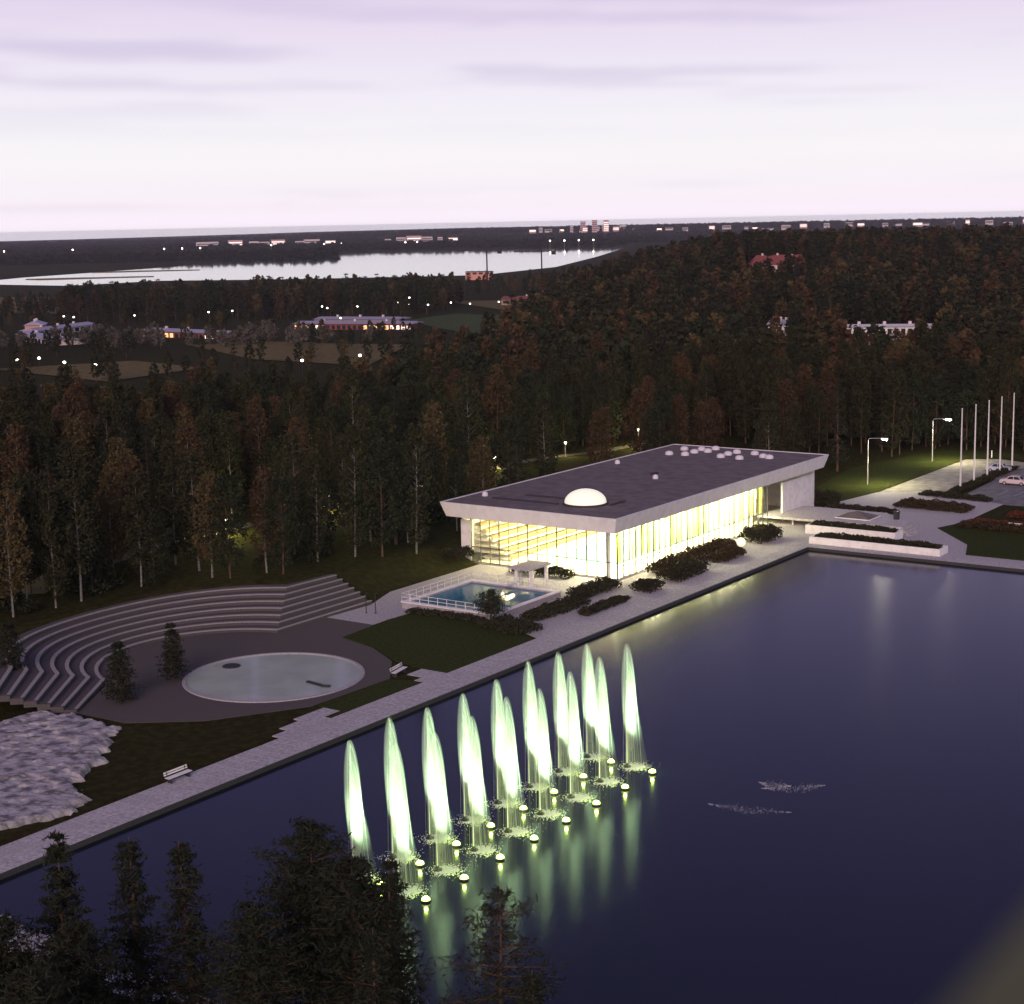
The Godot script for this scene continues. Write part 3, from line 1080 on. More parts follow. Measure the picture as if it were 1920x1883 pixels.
func window_wall(o, a: Vector3, b: Vector3, bays: int, top: float):
	var d = (b - a).normalized()
	var across = d.cross(Vector3.UP)
	var turn = Basis(d, Vector3.UP, -across)
	var len = a.distance_to(b)
	var w = len / bays
	var fr := MB.new()
	for i in bays + 1:
		var th = 0.13 if i % 3 == 0 else 0.065
		fr.box(a + d * w * i + Vector3.UP * (top - a.y) / 2, Vector3(th, top - a.y, 0.14), turn)
	for y in [0.06, 2.1, top - a.y - 0.05]:
		fr.box(a + d * len / 2 + Vector3.UP * y, Vector3(len, 0.09, 0.11), turn)
	var f = part(o, "window_frame", fr, M.frame)
	var lo := MB.new()
	lo.box(Vector3.ZERO, Vector3(w - 0.06, 1.95, 0.014), turn)
	var hi := MB.new()
	hi.box(Vector3.ZERO, Vector3(w - 0.06, top - a.y - 2.25, 0.014), turn)
	var ml = lo.mesh()
	var mh = hi.mesh()
	for i in bays:
		var c = a + d * w * (i + 0.5)
		part(f, "pane", ml, M.glass).position = c + Vector3.UP * 1.08
		part(f, "pane", mh, M.glass).position = c + Vector3.UP * (2.15 + (top - a.y - 2.25) / 2)


# ------------------------------------------------------------------ fountain
func make_fountain():
	var words = ["leftmost", "second from the left", "third from the left", "fourth from the left", "fifth from the left", "sixth from the left", "seventh from the left", "rightmost"]
	var drift = Vector3(0.82, 0, -0.57)
	# threads of water that arch over at the top and fall back, a little down-wind
	var falls = []
	for k in 2:
		var b := MB.new()
		for q in 26:
			var top = rng.randf_range(6.5, 10.0)
			var a = rng.randf() * TAU
			var out = Vector3(cos(a), 0, sin(a)) * rng.randf_range(0.1, 0.62) + drift * rng.randf_range(0.0, 0.8)
			var pts = []
			var rad = []
			for n in 8:
				var t = n / 7.0
				pts.append(Vector3(0, top * (1.0 - t * t), 0) + out * (0.08 + 0.92 * t))
				rad.append(0.006 + 0.010 * sin(PI * minf(t + 0.12, 1.0)))
			b.tube(pts, rad, 4, false)
		falls.append(b.mesh())
	# froth where the water falls back: many small bubbles and flakes
	var foams = []
	for k in 2:
		var b := MB.new()
		for q in 1200:
			var a = rng.randf() * TAU
			var d = absf(rng.randfn()) * 0.66
			var c = drift * (0.6 + rng.randfn() * 0.18) + Vector3(cos(a) * d, 0.0, sin(a) * d)
			var r0 = rng.randf_range(0.02, 0.07) * (1.25 - minf(d * 0.5, 0.9))
			b.lathe([[r0, -0.01], [r0 * 0.8, 0.02], [0.0, 0.035]], 6, c)
		foams.append(b.mesh())
	for row in 2:
		var rn = ["front", "back"][row]
		for i in 8:
			var at = Vector3(25.5, WATER, 121.5 - i * 4.365) if row == 0 else Vector3(21.3, WATER, 121.4 - i * 4.40)
			var hh = (10.4 + rng.randf_range(-0.35, 0.35)) * (1.0 if row == 0 else 1.0)
			var o = thing("fountain_jet", "tall plume of water in the %s row of the fountain, %s" % [rn, words[i]], "fountain", at, "jets of the fountain")
			var nz := MB.new()
			nz.lathe([[0.34, -0.4], [0.34, 0.08], [0.16, 0.2], [0.12, 0.34], [0.0, 0.34]], 14)
			part(o, "nozzle", nz, M.black_metal)
			var jt := MB.new()
			jt.tube([Vector3(0, 0.3, 0), Vector3(0, hh * 0.4, 0), Vector3(0.04, hh * 0.75, -0.03), Vector3(0.12, hh * 0.97, -0.08)], [0.05, 0.04, 0.02, 0.008], 8)
			part(o, "water_column", jt, M.jet)
			for k in 2:
				var fg := FogVolume.new()
				fg.name = "spray"
				fg.shape = [RenderingServer.FOG_VOLUME_SHAPE_ELLIPSOID, RenderingServer.FOG_VOLUME_SHAPE_CONE][k]
				fg.size = [Vector3(1.22, hh * 0.88, 1.22), Vector3(1.9, hh * 0.99, 1.9)][k]
				fg.material = [M.spray, M.mist][k]
				fg.position = [drift * 0.20 + Vector3.UP * hh * 0.565, drift * 0.42 + Vector3.UP * hh * 0.50][k]
				var up = (Vector3.UP - drift * [0.025, 0.075][k]).normalized()
				var across = up.cross(Vector3.BACK).normalized()
				fg.basis = Basis(across, up, across.cross(up))
				o.add_child(fg, true)
			var fall = part(o, "falling_water", falls[(i + row) % 2], M.thread)
			fall.scale = Vector3.ONE * hh / 10.0
			# ragged ring of foam where the water falls back
			var fm = foams[(i + row) % 2]
			part(o, "foam", fm, M.foam)
	for row in 2:
		var rn = ["front", "back"][row]
		for i in 8:
			var at = Vector3(28.15 if row == 0 else 23.9, WATER, (121.9 if row == 0 else 121.5) - i * 4.37)
			var o = thing("fountain_lamp", "yellow-green floating lamp beside the %s fountain row, %s" % [rn, words[i]], "lamp", at, "lamps of the fountain")
			var hs := MB.new()
			hs.lathe([[0.34, -0.3], [0.34, 0.10], [0.31, 0.14]], 16)
			part(o, "housing", hs, M.black_metal)
			var lens := MB.new()
			lens.lathe([[0.31, 0.12], [0.28, 0.24], [0.18, 0.33], [0.0, 0.38]], 16)
			part(o, "lens", lens, M.lamp_green)
			spot(o, Vector3(0, 0.52, 0), Vector3(-2.2, 7.6, 0.1), 28.0, 1000.0, Color(0.82, 1.0, 0.73))
			omni(o, Vector3(0, 0.54, 0), 4.0, Color(0.84, 1.0, 0.40), 0.1)


# ------------------------------------------------------------------ street furniture and plants of the plaza
func make_ripple_streaks():  # pale gleam of ripples on the water, put in as tiny white bubbles
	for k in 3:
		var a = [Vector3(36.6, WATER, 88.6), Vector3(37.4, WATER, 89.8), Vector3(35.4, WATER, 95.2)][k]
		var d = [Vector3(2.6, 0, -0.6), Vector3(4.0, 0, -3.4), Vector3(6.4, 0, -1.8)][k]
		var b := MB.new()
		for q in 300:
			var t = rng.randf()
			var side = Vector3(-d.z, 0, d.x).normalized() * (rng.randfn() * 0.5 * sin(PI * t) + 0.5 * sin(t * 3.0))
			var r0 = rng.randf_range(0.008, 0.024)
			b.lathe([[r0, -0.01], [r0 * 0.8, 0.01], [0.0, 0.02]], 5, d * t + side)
		whole("ripple_streak", b, M.foam, ["upper thin ripple streak on the basin right of the fountain, drawn in pale bubbles", "short ripple streak on the basin right of the fountain, drawn in pale bubbles", "longest ripple streak on the basin right of the fountain, drawn in pale bubbles"][k], "foam", "pale ripple streaks", a)

func bench(at, turn, label):
	var o = thing("park_bench", label, "bench", at, "park benches", turn)
	for i in 4:
		var s := MB.new()
		s.slab(Vector3(-1.3, 0.44, -0.26 + i * 0.14), Vector3(1.3, 0.49, -0.15 + i * 0.14))
		part(o, "seat_slat", s, M.white)
	for i in 2:
		var s := MB.new()
		s.box(Vector3(0, 0.66 + i * 0.18, -0.34 - i * 0.04), Vector3(2.6, 0.13, 0.04))
		part(o, "back_slat", s, M.white)
	for x in [-1.0, 1.0]:
		var l := MB.new()
		l.box(Vector3(x, 0.21, 0.0), Vector3(0.08, 0.46, 0.5))
		l.box(Vector3(x, 0.62, -0.34), Vector3(0.07, 0.5, 0.06))
		part(o, "leg", l, M.black_metal)

func car(at, turn, paint, label, k = 1.0):
	var o = thing("parked_car", label, "car", at, "cars in the car park", turn)
	var prof = [Vector2(-2.1, 0.32), Vector2(-2.14, 0.62), Vector2(-2.0, 0.84), Vector2(-1.35, 0.92), Vector2(-0.85, 1.36), Vector2(-0.55, 1.44), Vector2(0.45, 1.44), Vector2(0.72, 1.38), Vector2(1.18, 0.96), Vector2(1.95, 0.88), Vector2(2.12, 0.66), Vector2(2.1, 0.32)]
	var b := MB.new()
	var wid = func(y): return (0.80 if y < 0.98 else 0.80 - (y - 0.98) * 0.42)
	for i in prof.size():
		var p = prof[i] * k
		var q = prof[(i + 1) % prof.size()] * k
		var wp = wid.call(prof[i].y) * k
		var wq = wid.call(prof[(i + 1) % prof.size()].y) * k
		b.quad(Vector3(p.x, p.y, -wp), Vector3(p.x, p.y, wp), Vector3(q.x, q.y, wq), Vector3(q.x, q.y, -wq))
	for sgn in [-1.0, 1.0]:
		for i in range(1, prof.size() - 1):
			var t = [prof[0], prof[i], prof[i + 1]].map(func(p): return Vector3(p.x * k, p.y * k, sgn * wid.call(p.y) * k))
			b.tri(t[0], t[1], t[2])
	part(o, "body", b, paint)
	for sgn in [-1.0, 1.0]:
		var w := MB.new()
		for s in [[Vector2(-1.1, 0.97), Vector2(-0.72, 1.36), Vector2(-0.1, 1.39), Vector2(-0.1, 0.97)], [Vector2(0.0, 0.97), Vector2(0.0, 1.39), Vector2(0.55, 1.36), Vector2(0.98, 0.97)]]:
			var t = s.map(func(p): return Vector3(p.x * k, p.y * k, sgn * (wid.call(p.y) + 0.015) * k))
			w.quad(t[0], t[1], t[2], t[3])
		part(o, "side_window", w, M.window_dark)
	var ws := MB.new()
	ws.quad(Vector3(-1.30, 0.95, -0.66) * k, Vector3(-1.30, 0.95, 0.66) * k, Vector3(-0.90, 1.34, 0.56) * k, Vector3(-0.90, 1.34, -0.56) * k)
	part(o, "rear_window", ws, M.window_dark).position = Vector3(-0.02, 0.02, 0)
	var wf := MB.new()
	wf.quad(Vector3(1.14, 1.0, -0.66) * k, Vector3(1.14, 1.0, 0.66) * k, Vector3(0.76, 1.36, 0.56) * k, Vector3(0.76, 1.36, -0.56) * k)
	part(o, "windscreen", wf, M.window_dark).position = Vector3(0.03, 0.01, 0)
	for x in [-1.28, 1.32]:
		for sgn in [-1.0, 1.0]:
			var wl := MB.new()
			wl.tube([Vector3(x, 0.30, sgn * 0.62) * k, Vector3(x, 0.30, sgn * 0.82) * k], [0.30 * k, 0.30 * k], 16)
			var tyre = part(o, "wheel", wl, M.dark)
			var rim := MB.new()
			rim.tube([Vector3(x, 0.30, sgn * 0.80) * k, Vector3(x, 0.30, sgn * 0.835) * k], [0.18 * k, 0.15 * k], 12)
			part(tyre, "rim", rim, M.galv)
	for sgn in [-0.55, 0.55]:
		var hl := MB.new()
		hl.lathe([[0.11, 0.0], [0.09, 0.05], [0.0, 0.07]], 10)
		var h = part(o, "headlight", hl, M.skylight)
		h.transform = Transform3D(Basis(Vector3.BACK, -PI / 2), Vector3(2.06 * k, 0.68 * k, sgn * k))
	var bp := MB.new()
	bp.box(Vector3(2.13, 0.42, 0) * k, Vector3(0.08, 0.1, 1.56) * k)
	bp.box(Vector3(-2.14, 0.42, 0) * k, Vector3(0.08, 0.1, 1.56) * k)
	part(o, "bumper", bp, M.galv)

func make_plaza():
	bench(Vector3(-3.9, 0.0, 114.0), PI / 2, "white slatted bench on the quay beside the granite outcrop")
	bench(Vector3(-8.3, -0.03, 79.4), PI / 2 + 0.2, "white slatted bench at the stepped landing near the wading pool")
	bench(Vector3(20.6, 0.0, -25.6), 0.0, "white slatted bench by the red flower bed on the far plaza")
	# hedges and shrubs, from the pool to the entrance
	shrub("low_hedge", Vector3(-9.2, 0, 49.2), Vector3(2.6, 1.1, 10.6), 11, M.hedge, "long dark hedge between the outdoor pool and the quay", "plaza hedges", -0.06)
	shrub("low_hedge", Vector3(-10.6, 0, 38.4), Vector3(2.6, 1.25, 9.0), 12, M.hedge, "dark hedge between the outdoor pool and the hall corner", "plaza hedges", -0.02)
	shrub("low_hedge", Vector3(-5.5, 0, 44.4), Vector3(1.7, 0.7, 9.6), 13, M.hedge, "short low hedge standing alone on the paving by the quay", "plaza hedges")
	shrub("round_shrub", Vector3(-5.9, 0, 33.6), Vector3(3.0, 1.2, 3.6), 14, M.hedge, "square dark shrub on the paving in front of the hall corner", "plaza shrubs")
	shrub("low_hedge", Vector3(-9.3, 0, 15.4), Vector3(2.8, 1.5, 21.4), 15, M.hedge_red, "long reddish hedge along the long window wall of the hall", "plaza hedges")
	shrub("round_shrub", Vector3(-6.0, 0, 24.4), Vector3(3.6, 1.5, 8.4), 16, M.hedge, "big dark shrub bed in front of the reddish hedge", "plaza shrubs", 0.05)
	shrub("round_shrub", Vector3(-6.2, 0, 12.4), Vector3(2.8, 1.3, 6.6), 17, M.hedge_red, "reddish shrub bed beside the white globe lamp", "plaza shrubs")
	shrub("round_shrub", Vector3(-8.0, 0, -1.6), Vector3(4.2, 1.9, 6.4), 18, M.hedge, "bushy shrub at the far end of the long window wall", "plaza shrubs")
	shrub("low_hedge", Vector3(-18.6, 0, 57.9), Vector3(11.0, 0.7, 1.4), 19, M.hedge, "ragged low hedge under the near wall of the outdoor pool", "plaza hedges")
	shrub("low_hedge", Vector3(-22.0, 0, 33.0), Vector3(9.0, 1.2, 1.8), 20, M.hedge, "dark hedge at the foot of the short window wall", "plaza hedges", 0.05)
	shrub("round_shrub", Vector3(-35.4, 1.0, 33.2), Vector3(3.4, 1.3, 3.0), 21, M.hedge, "shrub on the bank at the left corner of the hall", "plaza shrubs")
	shrub("round_shrub", Vector3(-11.6, 0, -30.4), Vector3(5.0, 2.2, 6.0), 22, M.hedge, "large dark shrub against the white end wall of the hall", "plaza shrubs", 0.3)
	shrub("low_hedge", Vector3(-4.0, 0, -29.0), Vector3(10.0, 0.9, 2.0), 23, M.hedge, "low hedge behind the raised entrance deck", "plaza hedges", 0.06)
	shrub("low_hedge", Vector3(4.0, 0, -37.0), Vector3(11.6, 1.0, 4.6), 24, M.hedge_red, "reddish hedge on the plaza in front of the flag poles", "plaza hedges", -0.04)
	shrub("low_hedge", Vector3(3.6, 0, -47.6), Vector3(12.0, 0.7, 2.4), 25, M.hedge, "dark hedge at the edge of the car park", "plaza hedges", -0.12)
	shrub("low_hedge", Vector3(1.9, 0, -66.0), Vector3(1.7, 0.8, 32.0), 26, M.hedge, "long dark hedge strip below the row of flag poles", "plaza hedges")
	shrub("flower_bed_hedge", Vector3(21.0, 0, -28.2), Vector3(17.0, 0.7, 1.2), 27, M.flower_red, "bed of red flowers along the far edge of the right lawn", "plaza hedges")
	shrub("flower_bed_hedge", Vector3(20.5, 0, -36.0), Vector3(9.0, 0.7, 2.6), 28, M.flower_red, "bed of red flowers nearest the car park", "plaza hedges")
	# right lawn with clipped edge
	var lw := MB.new()
	lw.prism(PV([[10.4, -21.6], [12.0, -27.0], [70.0, -27.0], [70.0, -5.2], [20.4, -5.2], [18.2, -12.0]]), -0.2, 0.08)
	struct("plaza_lawn", lw, M.lawn)
	shrub("low_hedge", Vector3(21.6, 0.05, -24.2), Vector3(18.0, 0.9, 3.0), 29, M.hedge_red, "dark reddish hedge on the right lawn", "plaza hedges")
	# lawn by the pool and by the outcrop
	var l1 := MB.new()
	l1.prism(PV([[-23.2, 70.9], [-24.0, 62.0], [-23.6, 57.8], [-10.8, 57.2], [-5.0, 60.6], [-4.5, 60.8], [-4.5, 76.4], [-7.7, 76.4], [-11.8, 75.6], [-17.2, 72.4]]), -0.2, 0.02)
	struct("pool_lawn", l1, M.lawn)
	var l2 := MB.new()
	l2.prism(PV([[-4.5, 80.6], [-5.7, 80.6], [-7.8, 81.4], [-8.2, 91.9], [-7.3, 92.1], [-5.1, 92.1], [-5.1, 94.3], [-4.5, 94.3]]), -0.2, 0.02)
	struct("strip_lawn", l2, M.lawn)
	# globe lamp
	var gl = thing("globe_lamp", "white globe lamp among the shrubs before the long window wall", "lamp", Vector3(-7.4, 0, 5.6))
	var g := MB.new()
	var prof = []
	for i in 17:
		var a = -PI / 2 + PI * i / 16.0
		prof.append([0.62 * cos(a), 0.95 + 0.62 * sin(a)])
	g.lathe(prof, 32)
	part(gl, "globe", g, mat(lin(0.85, 0.82, 0.72), 0.4, null, 1.0, {"glow": 0.8, "glow_color": lin(1.0, 0.86, 0.6)}))
	var st := MB.new()
	st.lathe([[0.3, -0.1], [0.3, 0.1], [0.12, 0.2], [0.12, 0.4]], 16)
	part(gl, "stem", st, M.black_metal)
	# entrance deck, its void, steps and planters
	var dk = thing("entrance_deck", "raised pale entrance deck leading from the plaza into the hall", "deck")
	var d := MB.new()
	d.prism(PV([[-14.4, -16.6], [-12.0, -23.6], [1.8, -23.6], [7.4, -18.0], [8.0, -14.0], [-14.4, -13.2]]), 0.85, 1.2)
	part(dk, "slab", d, M.paving_c)
	for q in [[-9.0, -14.2], [-4.6, -14.4]]:
		var c := MB.new()
		c.tube([Vector3(q[0], -0.1, q[1]), Vector3(q[0], 0.85, q[1])], [0.12, 0.12], 10)
		part(dk, "column", c, M.white)
	var sw := MB.new()
	sw.prism(PV([[-1.0, -23.4], [1.7, -23.4], [7.2, -18.0], [7.8, -14.2], [-1.0, -14.0]]), -0.1, 0.85)
	part(dk, "base_wall", sw, M.white)
	for i in 4:
		var s := MB.new()
		s.slab(Vector3(7.6 + i * 0.4, -0.1, -17.8 - 0.0), Vector3(8.1 + i * 0.4, 0.95 - i * 0.28, -14.1))
		part(dk, "step", s, M.paving)
	var py = thing("skylight_pyramid", "low dark pyramid skylight on the entrance deck", "skylight", Vector3(-0.6, 1.2, -18.4))
	var pm := MB.new()
	var cs = [Vector3(-2.6, 0.12, 2.0), Vector3(2.6, 0.12, 2.0), Vector3(2.6, 0.12, -2.0), Vector3(-2.6, 0.12, -2.0)]
	for i in 4:
		pm.tri(cs[i], cs[(i + 1) % 4], Vector3(0, 0.95, 0))
	part(py, "roof", pm, M.roof)
	var pk := MB.new()
	pk.slab(Vector3(-2.7, 0.0, -2.1), Vector3(2.7, 0.12, 2.1))
	part(py, "kerb", pk, M.white)
	var bx := MB.new()
	bx.slab(Vector3(-0.35, 0.0, -0.3), Vector3(0.35, 1.1, 0.3), 0.05)
	bx.slab(Vector3(-0.42, 1.1, -0.36), Vector3(0.42, 1.2, 0.36))
	whole("litter_bin", bx, M.black_metal, "black box bin at the right end of the entrance deck", "bin", "", Vector3(5.0, 1.2, -19.4))
	planter(Vector3(-1.0, -0.1, -5.6), Vector3(17.8, 0.95, -2.5), "long low white planter wall beside the end of the basin", 41)
	planter(Vector3(-4.6, -0.1, -11.8), Vector3(9.0, 1.25, -9.0), "shorter white planter wall in front of the entrance deck", 42)
	# flag poles
	var fw = ["first flag pole from the left", "second flag pole from the left", "middle flag pole of the five", "fourth flag pole from the left", "rightmost flag pole of the five"]
	for i in 5:
		var o = thing("flag_pole", "tall white bare %s, by the car park" % fw[i], "flag pole", Vector3(1.8, 0, -54.8 - i * 6.53), "flag poles")
		var p := MB.new()
		p.tube([Vector3(0, -0.1, 0), Vector3(0, 13.4, 0)], [0.17, 0.09], 12)
		part(o, "pole", p, M.pole)
		var k := MB.new()
		k.lathe([[0.0, 13.36], [0.13, 13.45], [0.13, 13.55], [0.0, 13.62]], 12)
		part(o, "finial", k, M.pole)
		var bs := MB.new()
		bs.lathe([[0.34, -0.1], [0.34, 0.22], [0.2, 0.34]], 12)
		part(o, "base", bs, M.concrete)
	# street lamps of the drive
	for i in 2:
		var at = on(-14.0, -54.0 - i * 30.0)
		var o = thing("street_lamp", ["tall street lamp on the verge nearest the hall", "tall street lamp at the far end of the drive"][i], "lamp", at, "street lamps of the drive")
		var p := MB.new()
		p.tube([Vector3(0, -0.2, 0), Vector3(0, 7.6, 0), Vector3(0.15, 7.85, 0), Vector3(0.5, 7.95, 0), Vector3(2.6, 8.05, 0)], [0.11, 0.07, 0.06, 0.05, 0.045], 8)
		part(o, "pole", p, M.galv)
		var h := MB.new()
		h.box(Vector3(2.9, 8.06, 0), Vector3(1.3, 0.14, 0.42))
		var hd = part(o, "lamp_head", h, M.galv)
		var g2 := MB.new()
		g2.tube([Vector3(2.4, 7.97, 0), Vector3(2.5, 7.93, 0), Vector3(3.3, 7.93, 0), Vector3(3.4, 7.97, 0)], [0.04, 0.13, 0.13, 0.04], 10)
		part(hd, "diffuser", g2, M.lamp_street)
		spot(o, Vector3(2.9, 7.76, 0), Vector3(3.6, 0, 0), 74.0, 150.0, Color(1.0, 0.95, 0.66), 0.3)
	# cars
	car(Vector3(0.6, 0.0, -77.4), 0.1, mat(lin(0.48, 0.52, 0.66), 0.25, null, 1, {"spec": 0.6}), "small pale blue car parked beyond the flag poles")
	car(Vector3(7.6, 0.0, -64.4), PI + 0.04, mat(lin(0.60, 0.50, 0.54), 0.25, null, 1, {"spec": 0.6}), "pale pink saloon car parked behind the flag poles", 1.08)
	car(Vector3(13.6, 0.0, -76.4), 0.2, mat(lin(0.10, 0.09, 0.10), 0.25, null, 1, {"spec": 0.6}), "dark car parked in the far row of the car park")
	# small post signs at the drive's end
	for i in 3:
		var s := MB.new()
		s.box(Vector3(0, 0.6, 0), Vector3(0.16, 1.2, 0.16))
		s.box(Vector3(0, 1.26, 0), Vector3(0.22, 0.12, 0.22))
		whole("bollard", s, M.white, ["pale bollard left of the drive's end", "pale bollard in the middle of the drive's end", "pale bollard right of the drive's end"][i], "bollard", "bollards", Vector3(-6.0 + i * 6.5, -0.02, -93.2 - i * 0.5))
	print("plaza")

func planter(a, b, label, sd):
	var o = thing("planter", label, "planter", Vector3.ZERO, "planters")
	var w := MB.new()
	var t = 0.28
	w.slab(Vector3(a.x, a.y, b.z - t), b, 0.02)
	w.slab(a, Vector3(b.x, b.y, a.z + t), 0.02)
	w.slab(Vector3(a.x, a.y, a.z + t), Vector3(a.x + t, b.y, b.z - t), 0.02)
	w.slab(Vector3(b.x - t, a.y, a.z + t), Vector3(b.x, b.y, b.z - t), 0.02)
	part(o, "wall", w, M.white)
	var s := MB.new()
	s.slab(Vector3(a.x + t, a.y, a.z + t), Vector3(b.x - t, b.y - 0.2, b.z - t))
	part(o, "soil", s, M.gravel)
	var c = (a + b) / 2
	shrub("low_hedge", Vector3(c.x, b.y - 0.2, c.z), Vector3(b.x - a.x - 0.9, 0.65, (b.z - a.z) * 0.6), sd, M.hedge, "low planting in the " + label.substr(0, label.find(" wall")), "plaza hedges")


# ------------------------------------------------------------------ granite
func granite(called, poly: PackedVector2Array, step, high, sd, y0, label, category):
	var f := FastNoiseLite.new()
	f.seed = sd
	f.noise_type = FastNoiseLite.TYPE_CELLULAR
	f.cellular_return_type = FastNoiseLite.RETURN_DISTANCE2_SUB
	f.frequency = 0.22
	f.domain_warp_enabled = true
	f.domain_warp_amplitude = 2.2
	f.domain_warp_frequency = 0.25
	var g := FastNoiseLite.new()
	g.seed = sd + 1
	g.frequency = 0.12
	var b := MB.new()
	var lo = poly[0]
	var hi = poly[0]
	for p in poly:
		lo = Vector2(min(lo.x, p.x), min(lo.y, p.y))
		hi = Vector2(max(hi.x, p.x), max(hi.y, p.y))
	var hgt = func(x, z):
		var e = 99.0
		var p = Vector2(x, z)
		for i in poly.size():
			e = minf(e, p.distance_to(Geometry2D.get_closest_point_to_segment(p, poly[i], poly[(i + 1) % poly.size()])))
		if not Geometry2D.is_point_in_polygon(p, poly):
			e = -e
		e += g.get_noise_2d(x * 4.0, z * 4.0) * 1.1
		var crack = smoothstep(0.02, 0.13, f.get_noise_2d(x, z * 1.5) + 1.0)
		var y = high * (0.45 + 0.55 * g.get_noise_2d(x, z) + 0.05 * g.get_noise_2d(x * 5.0, z * 5.0))
		var ledge = floorf(y / 0.16) * 0.16
		return (lerpf(y, ledge, 0.85) + 0.25) * smoothstep(-0.3, 0.8, e) * (0.25 + 0.75 * crack) - 0.45 * (1.0 - smoothstep(-0.4, 0.3, e))
	var nx = int((hi.x - lo.x) / step) + 2
	var nz = int((hi.y - lo.y) / step) + 2
	var hs = []
	for j in nz:
		for i in nx:
			hs.append(Vector3(lo.x + i * step - step, y0 + hgt.call(lo.x + i * step - step, lo.y + j * step - step), lo.y + j * step - step))
	for j in nz - 1:
		for i in nx - 1:
			var q = [hs[(j + 1) * nx + i], hs[(j + 1) * nx + i + 1], hs[j * nx + i + 1], hs[j * nx + i]]
			if maxf(maxf(q[0].y, q[1].y), maxf(q[2].y, q[3].y)) > y0 - 0.3:
				b.quad(q[0], q[1], q[2], q[3])
	whole(called, b, M.rock, label, category)

func make_rocks():
	granite("granite_outcrop", PV([[-30.0, 107.6], [-26.0, 106.6], [-19.6, 106.8], [-12.8, 114.2], [-10.4, 119.6], [-6.4, 120.8], [-5.0, 124.0], [-6.8, 129.0], [-20.0, 132.0], [-40.0, 128.0], [-30.0, 116.0]]), 0.26, 0.45, 5, -0.05, "broad pale cracked granite outcrop beside the quay", "rock")
	# stone bank along the near end of the basin
	granite("rocky_bank", PV([[0.4, 139.0], [6.0, 139.2], [16.0, 139.8], [26.0, 139.8], [40.0, 140.4], [54.0, 141.0], [54.0, 145.0], [26.0, 144.0], [0.4, 143.0]]), 0.35, 0.7, 8, -0.45, "pale rocky bank along the near end of the basin", "rock")
	print("rocks")


